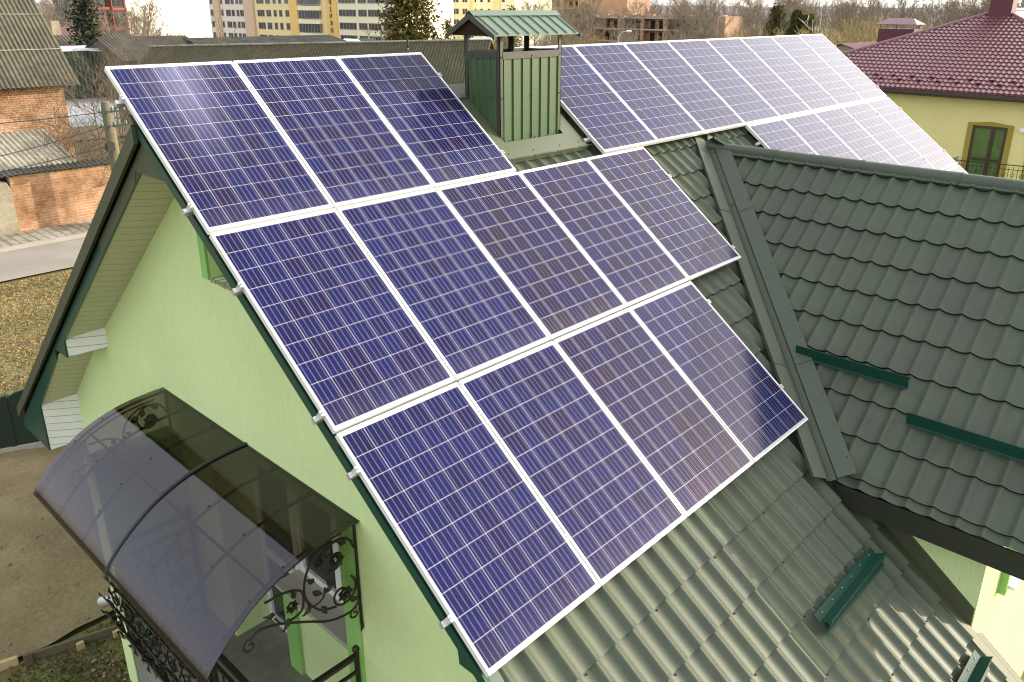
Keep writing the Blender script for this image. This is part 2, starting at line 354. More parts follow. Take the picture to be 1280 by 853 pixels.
def brick_material(name, c1, c2, mortar, sc_, plane='xz', rough=.95):
    m = bpy.data.materials.new(name); m.use_nodes = True
    t = m.node_tree; L = t.links; b = t.nodes['Principled BSDF']; b.inputs['Roughness'].default_value = rough; b.inputs['Specular IOR Level'].default_value = .15
    tc = t.nodes.new('ShaderNodeTexCoord'); sp = t.nodes.new('ShaderNodeSeparateXYZ'); L.new(tc.outputs['Object'], sp.inputs[0])
    cb = t.nodes.new('ShaderNodeCombineXYZ'); ax = {'x': 0, 'y': 1, 'z': 2}
    L.new(sp.outputs[ax[plane[0]]], cb.inputs[0]); L.new(sp.outputs[ax[plane[1]]], cb.inputs[1])
    br = t.nodes.new('ShaderNodeTexBrick'); L.new(cb.outputs[0], br.inputs['Vector'])
    br.inputs['Scale'].default_value = 1; br.inputs['Brick Width'].default_value = .26 * sc_; br.inputs['Row Height'].default_value = .077 * sc_; br.inputs['Mortar Size'].default_value = .011 * sc_
    br.inputs['Color1'].default_value = (*c1, 1); br.inputs['Color2'].default_value = (*c2, 1); br.inputs['Mortar'].default_value = (*mortar, 1); br.inputs['Bias'].default_value = -.1
    n = t.nodes.new('ShaderNodeTexNoise'); n.inputs['Scale'].default_value = 1.1; n.inputs['Detail'].default_value = 7; n.inputs['Roughness'].default_value = .7; L.new(tc.outputs['Object'], n.inputs['Vector'])
    rp = t.nodes.new('ShaderNodeValToRGB'); rp.color_ramp.elements[0].position = .36; rp.color_ramp.elements[1].position = .68
    rp.color_ramp.elements[0].color = (.55, .50, .42, 1); rp.color_ramp.elements[1].color = (1.35, 1.45, 1.55, 1); L.new(n.outputs['Fac'], rp.inputs[0])
    mx = t.nodes.new('ShaderNodeMix'); mx.data_type = 'RGBA'; mx.blend_type = 'MULTIPLY'; mx.inputs[0].default_value = 1
    L.new(br.outputs['Color'], mx.inputs[6]); L.new(rp.outputs[0], mx.inputs[7]); L.new(mx.outputs[2], b.inputs['Base Color'])
    bp = t.nodes.new('ShaderNodeBump'); bp.inputs['Strength'].default_value = .7; bp.inputs['Distance'].default_value = .01
    L.new(br.outputs['Fac'], bp.inputs['Height']); bp.invert = True; L.new(bp.outputs[0], b.inputs['Normal'])
    return m
M['brick_shed'] = brick_material('shed_brick', (.46, .22, .105), (.36, .16, .075), (.46, .39, .29), 1.0)
M['brick_wall'] = brick_material('old_wall_brick', (.46, .23, .115), (.35, .175, .09), (.38, .31, .22), 1.15)
M['pavers'] = brick_material('pavement_pavers', (.30, .27, .22), (.34, .31, .255), (.20, .18, .14), 3.2, 'yx')
M['bare_brick_tall'] = brick_material('new_block_brick', (.42, .24, .15), (.36, .20, .12), (.44, .36, .28), 2.5, 'yz')

def smoke_material():
    m = bpy.data.materials.new('smoked_polycarbonate'); m.use_nodes = True
    t = m.node_tree; t.nodes.clear(); L = t.links
    o = t.nodes.new('ShaderNodeOutputMaterial'); tr = t.nodes.new('ShaderNodeBsdfTransparent'); tr.inputs[0].default_value = (.445, .41, .37, 1)
    gl = t.nodes.new('ShaderNodeBsdfGlossy'); gl.inputs['Roughness'].default_value = .07; gl.inputs[0].default_value = (.68, .63, .70, 1)
    fr = t.nodes.new('ShaderNodeFresnel'); fr.inputs[0].default_value = 1.75
    mx = t.nodes.new('ShaderNodeMixShader'); L.new(fr.outputs[0], mx.inputs[0]); L.new(tr.outputs[0], mx.inputs[1]); L.new(gl.outputs[0], mx.inputs[2]); L.new(mx.outputs[0], o.inputs[0])
    return m
M['smoke'] = smoke_material()

# ------------------------------------------------------------------ the roof planes
P_S = R(37.5); SN = Vector((0, -math.sin(P_S), math.cos(P_S))); SV = Vector((0, -math.cos(P_S), -math.sin(P_S)))
def S(u, v, n=0.): return Vector((u, 0, 0)) + SV * v + SN * n
SB = -.150                                        # base of the tile sheet under the panels' top plane
# north slope: z = -.706 - .798 y
TN = math.atan(.798); NV = Vector((0, math.cos(TN), -math.sin(TN))); NN = Vector((0, math.sin(TN), math.cos(TN)))
RY, RZ = -.33, -.443
TW = R(40.5); WX, WZ = 6.39, -1.2
WV = Vector((-math.cos(TW), 0, -math.sin(TW))); WN = Vector((-math.sin(TW), 0, math.cos(TW)))
EV = Vector((math.cos(TW), 0, -math.sin(TW))); EN = Vector((math.sin(TW), 0, math.cos(TW)))
YF = -6.2                                         # front verge of the wing

def tiles(mb, O, du, dv, dn, u0, u1, vlim, crest, pitch=.19, step=.36, vph=0., A=.052, st=.024, sub=14):
    O = Vector(O); du = Vector(du)
    du_ = pitch / sub
    i0 = math.ceil((u0 - crest) / du_); i1 = math.floor((u1 - crest) / du_)
    us = [u0] + [crest + i * du_ for i in range(i0, i1 + 1)] + [u1]
    hs = [A * max(0, 1 - math.sqrt(math.sin(math.pi * (u - crest) / pitch) ** 2 + .012)) ** 1.25 for u in us]
    lim = [vlim(u) for u in us]
    vmin = min(a for a, b in lim); vmax = max(b for a, b in lim)
    k0 = math.floor((vmin - vph) / step); k1 = math.ceil((vmax - vph) / step)
    for k in range(k0, k1):
        va, vb = vph + k * step, vph + (k + 1) * step
        top = []; bot = []
        for u, h, (a, b) in zip(us, hs, lim):
            t = min(max(va, a), max(b, a)); q = max(min(vb, b), min(a, b)); q = max(q, t)
            top.append((u, t, h + st * (t - va) / step)); bot.append((u, q, h + st * (q - va) / step))
        base = len(mb.v)
        for (u, v, n) in top: mb.v.append(tuple(O + du * u + dv * v + dn * n))
        for (u, v, n) in bot: mb.v.append(tuple(O + du * u + dv * v + dn * n))
        n_ = len(us)
        for i in range(n_ - 1):
            if bot[i][1] - top[i][1] < 1e-6 and bot[i+1][1] - top[i+1][1] < 1e-6: continue
            mb.f.append((base + i, base + n_ + i, base + n_ + i + 1, base + i + 1)); mb.sm.append(True)
        b2 = len(mb.v)
        for (u, v, n) in bot: mb.v.append(tuple(O + du * u + dv * (v - .001) + dn * n))
        for (u, v, n) in bot: mb.v.append(tuple(O + du * u + dv * (v - .008) + dn * (n - st - .004)))
        for i in range(n_ - 1):
            if bot[i][1] - top[i][1] < 1e-6 and bot[i+1][1] - top[i+1][1] < 1e-6: continue
            mb.f.append((b2 + i, b2 + n_ + i, b2 + n_ + i + 1, b2 + i + 1)); mb.sm.append(False)

# ================================================================== GROUND AND STREET
G = -6.2
def gz(x, y):
    t = min(1, max(0, (x - 27) / 8)); t = t * t * (3 - 2 * t)
    q = min(1, max(0, (x - 1.2) / 2)); p = min(1, max(0, (-1.5 - y) / 2))
    return G - 3.0 * max(t, .9 * q * p)
mb = MB()
xs = [-1500, -400, -120, -40, -10, 0, 1.2, 2.2, 3.2, 6, 10, 20, 26, 28, 30, 32, 34, 36, 40, 60, 100, 200, 400, 900, 2500]
ys = [-1500, -400, -100, -30, -10, -5, -3.5, -2.5, -1.5, 0, 7, 15, 30, 50, 80, 120, 200, 400, 900, 2500]
vs = [(x, y, gz(x, y) - .03) for y in ys for x in xs]
mb.add(vs, [(j*len(xs)+i, j*len(xs)+i+1, (j+1)*len(xs)+i+1, (j+1)*len(xs)+i) for j in range(len(ys)-1) for i in range(len(xs)-1)], True)
struct('ground', mb, M['field'])
# yard: bumpy dirt
def sheet(x0, x1, y0, y1, z, nx, ny, amp, seed):
    r = random.Random(seed); m = MB()
    from mathutils import noise
    vs = []
    for j in range(ny + 1):
        for i in range(nx + 1):
            x = x0 + (x1 - x0) * i / nx; y = y0 + (y1 - y0) * j / ny
            vs.append((x, y, z + amp * noise.fractal(Vector((x * 1.7 + seed, y * 1.7, 0)), 1.0, 2.1, 5)))
    m.add(vs, [(j*(nx+1)+i, j*(nx+1)+i+1, (j+1)*(nx+1)+i+1, (j+1)*(nx+1)+i) for j in range(ny) for i in range(nx)], True)
    return m
def seg_fence(x): return 7.077 - .408 * x          # line of the yard fence
m_ = sheet(-9, 4.2, 2.15, 7.6, G + .06, 150, 90, .045, 3)
m_.f = [f for f in m_.f if m_.v[f[0]][1] < seg_fence(m_.v[f[0]][0]) + .05 and m_.v[f[0]][0] < 3.5]; m_.sm = [True] * len(m_.f)
struct('yard_dirt', m_, M['dirt'])
struct('yard_grass', sheet(-9, .5, -7, 2.1, G + .03, 80, 70, .03, 5), M['greengrass'])
struct('lawn', sheet(-8, 12, 6.4, 16.55, G - .09, 100, 60, .08, 9), M['lawn'])
mb = MB(); mb.quad((-60, 16.5, G+.03), (90, 16.5, G+.03), (90, 19.4, G+.03), (-60, 19.4, G+.03)); struct('road', mb, M['asphalt'])
mb = MB(); mb.box((-60, 19.4, G-.1), (90, 19.56, G+.13)); struct('kerb', mb, M['kerb'])
mb = MB(); mb.quad((-60, 19.56, G+.11), (90, 19.56, G+.11), (90, 21.3, G+.11), (-60, 21.3, G+.11)); struct('pavement', mb, M['pavers'])
mb = MB(); mb.quad((9.5, 34, G+.02), (26, 34, G+.02), (26, 61.5, G+.02), (9.5, 61.5, G+.02)); struct('neighbour_yard', mb, M['yard_pale'])

# grass blades on the lawn and in the near strip
def blades(x0, x1, y0, y1, z, n, h, seed, ok=lambda x, y: True):
    r = random.Random(seed); m = MB()
    for _ in range(n):
        x = r.uniform(x0, x1); y = r.uniform(y0, y1)
        if not ok(x, y): continue
        for _k in range(4):
            a = r.uniform(0, 6.28); hh = h * r.uniform(.4, 1.2); l = hh * r.uniform(.5, 1.6); w_ = .007
            px, py = x + r.uniform(-.06, .06), y + r.uniform(-.06, .06)
            dx, dy = math.cos(a), math.sin(a)
            m.add([(px - dy*w_, py + dx*w_, z), (px + dy*w_, py - dx*w_, z), (px + dx*l*.5, py + dy*l*.5, z + hh*.8), (px + dx*l, py + dy*l, z + hh * .6)], [(0, 1, 2), (2, 1, 3)])
    return m
gme = blades(-2.5, 6, 7.0, 16.4, G - .07, 20000, .075, 21, lambda x, y: y > seg_fence(x) + .15).mesh('dry_grass', M['drygrass'])
go = bpy.data.objects.new('dry_grass', gme); col.objects.link(go); tag(go, 'yellowed dry grass on the lawn between fence and road', 'grass', kind='stuff')
gme = blades(-2.2, .2, .6, 2.0, G + .03, 1500, .04, 22).mesh('short_grass', M['grass'])
go = bpy.data.objects.new('short_grass', gme); col.objects.link(go); tag(go, 'short green grass in front of the timber edging', 'grass', kind='stuff')
r = random.Random(31); mb = MB()
for _ in range(300):
    x = r.uniform(-3.5, 1.2); y = r.uniform(2.2, 6.6)
    if y > seg_fence(x) - .1: continue
    q = r.choice((.010, .013, .017, .026)); mb.ball((x, y, G + .07), q, q * r.uniform(.6, 1), q * .6, 5, 3)
for _ in range(22):
    x = r.uniform(-.70, -.38); y = r.uniform(.85, 1.6); q = r.uniform(.01, .03); mb.ball((x, y, G + .05), q, q, q * .6, 5, 3)
o = bpy.data.objects.new('pebbles', mb.mesh('pebbles', M['stone'])); col.objects.link(o); tag(o, 'small stones and rubble strewn over the bare yard', 'stones', kind='stuff')

# ================================================================== THE HOUSE
H = thing('house', 'pale green plastered house with dark green metal tile roof carrying the solar panels', 'house', (6, 0, G))
XW = .40                                           # outer face of the west gable wall
XE = 12.25
def zS(y): return .767 * y + SB / math.cos(P_S)
def zN(y): return -.706 - .798 * y
YS = -5.54; YN = 3.72
# gable wall with the porch niche and the attic opening
def yz(pts, x): return [Vector((x, y, z)) for y, z in pts]
outer = [(YS, G), (YN, G), (YN, zN(YN) - .12), (RY, RZ - .17), (YS, zS(YS) - .12)]
niche = [(-1.93, -5.6), (-1.93, -3.22), (.13, -3.22), (.13, -5.6)]
attic = [(-1.0, -1.64), (-1.0, -1.16), (-.37, -1.16), (-.37, -1.64)]
mb = MB()
loops = [yz(outer, XW), yz(niche, XW), yz(attic, XW)]
tris = tessellate_polygon(loops); allv = [p for l in loops for p in l]
mb.add(allv, [tuple(t) for t in tris])
for lp, dep in ((niche, .39), (attic, .22)):
    for i in range(4):
        (a, b), (c, d) = lp[i], lp[(i + 1) % 4]
        mb.quad((XW, a, b), (XW, c, d), (XW + dep, c, d), (XW + dep, a, b))
gw = part('gable_wall', mb, M['plaster'], H)
mb = MB()                                          # attic opening: dark back, trim strip, broken sill
mb.box((XW + .2, -1.02, -1.7), (XW + .24, -.35, -1.1)); part('attic_opening_back', mb, M['plaster_dk'], H)
mb = MB(); mb.box((XW - .02, -.37, -1.66), (XW + .002, -.27, -1.2)); part('attic_trim', mb, M['plaster_dk'], H)
mb = MB(); r = random.Random(4)
ys_ = [-1.02 + .64 * i / 40 for i in range(41)]
for i in range(40): mb.box((XW - .006 - r.random() * .008, ys_[i], -1.668 - r.random() * .012), (XW + .2, ys_[i + 1] + .001, -1.645 + r.random() * .008))
part('attic_sill', mb, M['conc_old'], H)
# other walls
mb = MB()
mb.box((XW + .01, YN - .25, G), (XE, YN - .001, zN(YN) - .14))
mb.box((XW + .002, YS + .001, -9.2), (XE, YS + .25, zS(YS) - .14))
mb.prism([(XE - .25, y, z) for y, z in outer], (.25, 0, 0))
part('wall', mb, M['plaster'], H)
# wing walls
wing = MB()
wing.prism([(4.04, YS - .003, -9.2), (4.04, YS - .003, -3.30), (6.39, YS - .003, -1.42), (8.74, YS - .003, -3.30), (8.74, YS - .003, -9.2)], (0, .2, 0))
wing.box((4.0401, YS + .18, G), (4.3, -3.6, -3.42)); wing.box((8.48, YS + .18, G), (8.7399, -3.6, -3.42))
part('wing_wall', wing, M['plaster'], H)
mb = MB(); mb.box((4.93, YS - .07, -4.60), (5.0, YS - .002, -3.72)); part('window_trim', mb, M['plaster_dk'], H)
wf = MB()
for a, b in (((5.0, -4.52), (5.07, -3.72)), ((6.2, -4.52), (6.27, -3.72)), ((5.6, -4.52), (5.66, -3.72)), ((5.0, -4.52), (6.27, -4.45)), ((5.0, -3.78), (6.27, -3.72))):
    wf.box((a[0], YS - .05, a[1]), (b[0], YS - .006, b[1]))
wfo = part('window', wf, M['white_pvc'], H)
mb = MB(); mb.box((5.05, YS - .02, -4.47), (6.22, YS - .012, -3.75)); part('pane', mb, M['glass'], wfo)
mb = MB(); mb.box((5.0, YS - .13, -4.56), (6.3, YS - .004, -4.525)); part('sill', mb, M['white_pvc'], wfo)

# --- tiled slopes
O_S = S(0, 0, SB)
mb = MB()
def vS(u):
    if u < 4.0: return (.36, 7.9)
    if u < 8.8: return (.36, 5.5)
    return (.36, 7.9)
tiles(mb, O_S, (1, 0, 0), SV, SN, .03, 3.999, vS, 2.408, pitch=.188, vph=5.315)
tiles(mb, O_S, (1, 0, 0), SV, SN, 4.0, 8.79, vS, 2.408, pitch=.188, vph=5.315)
tiles(mb, O_S, (1, 0, 0), SV, SN, 8.8, 12.62, vS, 2.408, pitch=.188, vph=5.315)
part('roof_slope', mb, M['tile'], H, fix=False)
mb = MB()
tiles(mb, (0, RY, RZ), (-1, 0, 0), NV, NN, -12.62, -.03, lambda u: (.05, 6.62), 0, vph=.1)
part('roof_slope', mb, M['tile'], H, fix=False)
mb = MB()
s_t = math.sin(TW)
tiles(mb, (WX, 0, WZ), (0, -1, 0), WV, WN, 1.3, -YF, lambda u: (.05, min(3.41, max(.05, (.767 * u - 1.03) / s_t))), 1.899, vph=.085)
part('roof_slope', mb, M['tile'], H, fix=False)
mb = MB()
tiles(mb, (WX, 0, WZ), (0, 1, 0), EV, EN, YF, -1.3, lambda u: (.05, min(3.41, max(.05, (-.767 * u - 1.03) / s_t))), -1.899, vph=.085)
part('roof_slope', mb, M['tile'], H, fix=False)
# underlays so that no light leaks between tiles and walls
mb = MB()
a, b, c, d = S(.05, .4, SB - .03), S(12.6, .4, SB - .03), S(12.6, 5.4, SB - .03), S(.05, 5.4, SB - .03); mb.prism([a, b, c, d], SN * -.02)
a, b, c, d = S(.05, 5.4, SB - .03), S(4.0, 5.4, SB - .03), S(4.0, 7.86, SB - .03), S(.05, 7.86, SB - .03); mb.prism([a, b, c, d], SN * -.02)
p0 = Vector((0, RY, RZ)) - NN * .03
mb.prism([p0 + Vector((.05, 0, 0)), p0 + Vector((12.6, 0, 0)), p0 + Vector((12.6, 0, 0)) + NV * 6.55, p0 + Vector((.05, 0, 0)) + NV * 6.55], NN * -.02)
w0 = Vector((WX, 0, WZ))
for V_, N_ in ((WV, WN), (EV, EN)):
    q0 = w0 - N_ * .03
    mb.prism([q0 + Vector((0, -1.6, 0)) + V_ * .02, q0 + Vector((0, YF + .03, 0)) + V_ * .02, q0 + Vector((0, YF + .03, 0)) + V_ * 3.36, q0 + Vector((0, -4.4, 0)) + V_ * 3.36], N_ * -.02)
part('roof_decking', mb, M['fascia'], H)

# --- ridge caps
def halftube(mb, p0, p1, r_, seg=1.0, n=9, flare=.006):
    p0, p1 = Vector(p0), Vector(p1); d = (p1 - p0); L_ = d.length; d.normalize(); up = Vector((0, 0, 1)); sd = d.cross(up).normalized()
    k = max(1, round(L_ / seg))
    for i in range(k):
        a = p0 + d * (L_ * i / k); b = p0 + d * (L_ * (i + 1) / k + (.02 if i < k - 1 else 0))
        vs = []
        for q, rr in ((a, r_), (a + d * .05, r_ - flare * .2), (b - d * .06, r_ - flare), (b, r_ - flare)):
            for j in range(n):
                t = math.pi * (-.08 + 1.16 * j / (n - 1)); vs.append(q + sd * math.cos(t) * rr + up * math.sin(t) * rr)
        mb.add(vs, [(m*n + j, m*n + j + 1, (m+1)*n + j + 1, (m+1)*n + j) for m in range(3) for j in range(n - 1)], True)
        for sgn in (-1, 1):
            e = sd * sgn
            mb.box((0, 0, 0), (1, 1, 1), Matrix(((d*(b-a).length).to_4d(), (e*.07).to_4d(), Vector((0, 0, .006, 0)), Vector((0, 0, 0, 1)))).transposed() if False else Matrix.Translation(a + e * r_ * .94 - up * (r_*.28)) @ Matrix(((d.x*(b-a).length, e.x*.022, 0, 0), (d.y*(b-a).length, e.y*.022, 0, 0), (d.z*(b-a).length, e.z*.022-.018, .006, 0), (0, 0, 0, 1))))
    c = [p0 + sd * math.cos(math.pi * j / 8) * r_ + up * math.sin(math.pi * j / 8) * r_ for j in range(9)]
    mb.add(c, [tuple(range(9))]); mb.add([q + (p1 - p0) for q in c], [tuple(range(9))])
mb = MB(); halftube(mb, (.05, RY, RZ + .03), (12.6, RY, RZ + .03), .075, 1.97); part('ridge_cap', mb, M['flash'], H)
mb = MB(); halftube(mb, (WX, YF - .02, WZ + .02), (WX, -1.27, WZ + .02), .078, .98); part('ridge_cap', mb, M['flash'], H)

# --- valley flashings: a strip on each slope, folded along the valley
T = Vector((WX, -1.33, WZ + .06)); Bv = Vector((3.72, -4.33, -3.44 + .06))
for sgn in (0, 1):
    mb = MB()
    d = (Bv - T).normalized()
    nS, nW = (SN, WN) if not sgn else (SN, EN)
    T_, B_ = T.copy(), Bv.copy()
    if sgn: B_.x = 2 * WX - B_.x
    d = (B_ - T_).normalized()
    for nn, wd, toward in ((SN, .20, Vector((-1 if not sgn else 1, 0, 0))), (nW, .23, Vector((0, -1, 0)))):
        e = nn.cross(d).normalized()
        if e.dot(toward) < 0: e = -e
        lift = nn * .028
        a, b = T_ + d * -.02, B_
        k1 = e * (wd * .22) + nn * .0
        # fold rib near the centre, then the flat leaf
        mb.quad(a, b, b + e * (wd * .25) + lift * .15, a + e * (wd * .25) + lift * .15)
        mb.quad(a + e * (wd * .25) + lift * .15, b + e * (wd * .25) + lift * .15, b + e * (wd * .30) + lift, a + e * (wd * .30) + lift)
        mb.quad(a + e * (wd * .30) + lift, b + e * (wd * .30) + lift, b + e * wd + lift * .7, a + e * wd + lift * .7)
        mb.quad(a + e * wd + lift * .7, b + e * wd + lift * .7, b + e * wd - nn * .012, a + e * wd - nn * .012)
        for f in (.28, .74):                     # lap joints of the flashing lengths
            p = a + (b - a) * f
            mb.quad(p + e * (wd*.3) + lift * 1.12, p + d * .012 + e * (wd*.3) + lift * 1.2, p + d * .012 + e * wd + lift * .85, p + e * wd + lift * .78)
    part('valley_flashing', mb, M['flash'], H)
def dots(name, pts, r_, m, parent):
    q = MB(); q.ball((0, 0, 0), r_, r_, r_, 6, 3); me = q.mesh(name, m)
    for p in pts:
        o = bpy.data.objects.new(name, me); col.objects.link(o); o.parent = parent; o.location = Vector(p) - worg(parent)
pts = []
for i in range(14):
    p = T + (Bv - T) * ((i + .5) / 14); e = WN.cross((Bv - T).normalized()); e = e if e.y < 0 else -e
    pts.append(p + e * .205 + WN * .02)
rr = random.Random(8)
for k in range(4):                                  # and in the tile troughs of the wing
    for j in range(12):
        u = 1.899 + .19 * (j * 2 + .5) + (.19 if k % 2 else 0); v = .085 + .36 * (2 * k + 1) - .07 - .02 * rr.random()
        if v < (.767 * u - 1.4) / s_t and u < 6.1: pts.append(w0 + Vector((0, -u, 0)) + WV * v + WN * .008)
for k in range(12, 19):
    for j in range(22):
        if (k + j) % 4: continue
        u = 2.408 + .188 * (j - 12 + .55); v = 5.315 + .36 * (k - 14) + .02
        if .1 < u < 3.9 and v < 7.8: pts.append(S(u, v, SB + .008))
dots('screw', pts[:100], .007, M['fascia'], H)

# --- verge of the west gable
mb = MB()                                          # outer trim, both slopes
for y0, y1, f in ((RY, 4.86, zN),):
    p = [(-.012, y0, f(y0) + .05), (-.012, y1, f(y1) + .05), (-.012, y1, f(y1) - .085), (-.012, y0, f(y0) - .085)]
    mb.prism(p, (.03, 0, 0))
    q = [(-.012, y0, f(y0) + .051), (-.012, y1, f(y1) + .051), (.10, y1, f(y1) + .040), (.10, y0, f(y0) + .040)]
    mb.prism(q, (0, 0, -.004))
part('verge_trim', mb, M['barge'], H)
mb = MB(); y0, y1, f = RY, -6.25, zS
mb.prism([(.02, y0, f(y0) + .05), (.02, y1, f(y1) + .05), (.02, y1, f(y1) - .045), (.02, y0, f(y0) - .045)], (.03, 0, 0))
mb.prism([(.02, y0, f(y0) + .051), (.02, y1, f(y1) + .051), (.13, y1, f(y1) + .040), (.13, y0, f(y0) + .040)], (0, 0, -.004))
part('verge_trim', mb, M['teal'], H)
mb = MB()                                          # barge board north with its two boxed returns
poly = [(RY, zN(RY) - .09), (4.853, zN(4.853) - .12), (4.84, -4.83), (3.975, -4.835), (3.955, zN(3.955) - .36), (2.87, zN(2.87) - .25), (2.86, -3.118), (2.478, -3.108), (2.478, zN(2.478) - .235), (RY, zN(RY) - .235)]
mb.prism([(.04, y, z) for y, z in poly], (.02, 0, 0))
part('barge_board', mb, M['teal'], H)
mb = MB()                                          # olive upper length of the board and the plate closing the apex
mb.prism([(.037, y, z) for y, z in ((RY - .02, zN(RY) - .09), (.9, zN(.9) - .095), (.86, zN(.86) - .232), (-.10, zN(-.10) - .24), (-.14, -.76), (-.68, -.77), (-.68, zS(-.68) - .07))], (.004, 0, 0))
part('apex_plate', mb, M['barge'], H)
mb = MB()                                          # south
poly = [(RY, zS(RY) - .09), (-6.2, zS(-6.2) - .09), (-6.2, zS(-6.2) - .3), (-3.96, zS(-3.96) - .2), (-3.95, -3.225), (-3.63, -3.222), (-3.615, zS(-3.615) - .13), (RY, zS(RY) - .13)]
mb.prism([(.07, y, z) for y, z in poly], (.02, 0, 0))
part('barge_board', mb, M['teal'], H)
mb = MB()                                          # soffits
def strip(y0, y1, off0, off1, f, sh=0.):
    mb.prism([(.061, y0, f(y0) - off0), (.061, y1, f(y1) - off1), (XW + .05, y1 - sh, f(y1 - sh) - off1 - .08), (XW + .05, y0 - sh, f(y0 - sh) - off0 - .05)], (0, 0, .012))
strip(RY + .1, 2.477, .235, .215, zN, .15); strip(2.80, 3.953, .235, .345, zN, .26)
strip(RY, -3.61, .12, .12, zS); strip(-3.97, -6.2, .18, .26, zS)
part('soffit', mb, M['soffit'], H)
mb = MB()
mb.prism([(.061, 2.477, zN(2.477) - .20), (.061, 2.477, -3.102), (XW - .001, 2.28, -3.03), (XW - .001, 2.28, zN(2.28) - .26)], (0, .012, 0))
mb.prism([(.061, 2.49, -3.10), (.061, 2.90, -3.115), (XW - .001, 2.80, -3.05), (XW - .001, 2.29, -3.03)], (0, 0, .01))
part('eave_box', mb, M['boxface'], H); mb = MB()
mb.prism([(.061, 3.953, zN(3.953) - .33), (.061, 3.965, -4.83), (XW + .02, 3.69, -4.70), (XW + .02, 3.69, zN(3.69) - .43)], (0, .012, 0))
mb.prism([(.061, 3.99, -4.828), (.061, 4.85, -4.828), (11.9, 4.85, -4.828), (11.9, 3.70, -4.80), (.35, 3.70, -4.72)], (0, 0, .01))
part('eave_box', mb, M['boxface'], H); mb = MB()
mb.prism([(.091, -3.61, zS(-3.61) - .1), (.091, -3.625, -3.22), (XW - .001, -3.6, -3.22), (XW - .001, -3.6, zS(-3.6) - .1)], (0, -.012, 0))
part('eave_box', mb, M['boxface'], H)
mb = MB()
mb.box((.062, 4.85, -4.84), (12.5, 4.875, zN(4.86) - .02)); part('fascia', mb, M['fascia'], H); mb = MB(); mb.box((.062, -6.21, zS(-6.2) - .26), (4.05, -6.19, zS(-6.2) - .02))
part('fascia', mb, M['fascia'], H)

# --- wing eave: fascia, soffit, front verge
mb = MB()
for sx in (-1, 1):
    xe = WX + sx * 2.57
    a, b = min(xe, xe + sx * .02), max(xe, xe + sx * .02)
    mb = MB(); mb.box((a, YF, -3.63), (b, -4.36, -3.425)); part('fascia', mb, M['fascia'], H)
mb = MB(); mb.prism([(WX, YF + .01, WZ - .03), (WX - 2.6, YF + .01, -3.42), (WX - 2.6, YF + .01, -3.62), (WX - 2.35, YF + .01, -3.62), (WX, YF + .01, WZ - .22), (WX + 2.35, YF + .01, -3.62), (WX + 2.6, YF + .01, -3.62), (WX + 2.6, YF + .01, -3.42)], (0, -.02, 0))
part('fascia', mb, M['fascia'], H)
mb = MB(); mb.box((3.822, YF + .012, -3.632), (4.039, -4.4, -3.616)); part('soffit', mb, M['fascia'], H); mb = MB(); mb.box((8.742, YF + .012, -3.632), (8.955, -4.4, -3.616))
part('soffit', mb, M['fascia'], H)
# --- flashing where the main slope meets the wing wall, and the verge beyond the corner
mb = MB()
lo, hi = 5.55, 7.13
mb.prism([S(4.037, lo, SB + .0), S(4.037, 7.09, SB + .0), S(4.037, 6.96, SB + .17), S(4.037, lo, SB + .17)], (-.012, 0, 0))
mb.prism([S(4.025, lo, SB + .035), S(4.025, 7.88, SB + .035), S(3.90, 7.88, SB + .045), S(3.90, lo, SB + .045)], SN * .004)
mb.prism([S(3.90, lo, SB + .045), S(3.90, 7.88, SB + .045), S(3.90, 7.88, SB + .005), S(3.90, lo, SB + .005)], (-.004, 0, 0))
mb.prism([S(4.025, 7.13, SB + .035), S(4.085, 7.16, SB + .035), S(4.085, 7.9, SB + .035), S(4.025, 7.9, SB + .035)], SN * .005)
mb.prism([S(4.08, 7.16, SB + .04), S(4.08, 7.9, SB + .04), S(4.08, 7.9, SB - .12), S(4.08, 7.16, SB - .12)], (.008, 0, 0))
part('wall_flashing', mb, M['barge'], H)

# --- chimney shaft clad in ribbed sheet
cx0, cx1, cy0, cy1, ct = 3.208, 4.10, -.905, -.42, .026
M['clad'] = mat('chimney_sheet_paint', (.052, .098, .044), rough=.4, var=.06, vscale=4)
M['capsheet'] = mat('chimney_cap_paint', (.105, .15, .105), rough=.35, var=.06, vscale=5)
M['capdark'] = mat('cap_edge_paint', (.036, .038, .026), rough=.5, var=.15, vscale=8)
mb = MB()
mb.box((cx0 + .012, cy0 + .012, -1.25), (cx1 - .012, cy1 - .012, ct - .06))
for i in range(7):                                  # standing ribs on the front and back
    x = cx0 + .06 + (cx1 - cx0 - .10) * i / 6
    for y, s in ((cy0 + .012, -1), (cy1 - .012, 1)):
        mb.prism([(x - .008, y, -1.2), (x - .006, y + s * .014, -1.2), (x + .006, y + s * .014, -1.2), (x + .008, y, -1.2)], (0, 0, 1.2 + ct - .06))
for i in range(5):
    y = cy0 + .06 + (cy1 - cy0 - .12) * i / 4
    for x, s in ((cx0 + .012, -1), (cx1 - .012, 1)):
        mb.prism([(x, y - .012, -1.2), (x + s * .012, y - .006, -1.2), (x + s * .012, y + .006, -1.2), (x, y + .012, -1.2)], (0, 0, 1.2 + ct - .06))
ch = part('chimney', mb, M['clad'], H)
mb = MB()
for x in (cx0, cx1):
    for y in (cy0, cy1):
        sx = 1 if x == cx0 else -1; sy = 1 if y == cy0 else -1
        top = .175
        mb = MB()
        for (a, b) in (((x, y), (x + sx * .042, y + sy * .006)), ((x, y), (x + sx * .006, y + sy * .042))):
            mb.box((min(a[0], b[0]), min(a[1], b[1]), -1.25), (max(a[0], b[0]), max(a[1], b[1]), top))
        part('corner_post', mb, M['capdark'], ch)
mb = MB()
for y in (cy0 - .004, cy1 - .008): mb.box((cx0 + .04, y, ct - .065), (cx1 - .04, y + .012, ct))
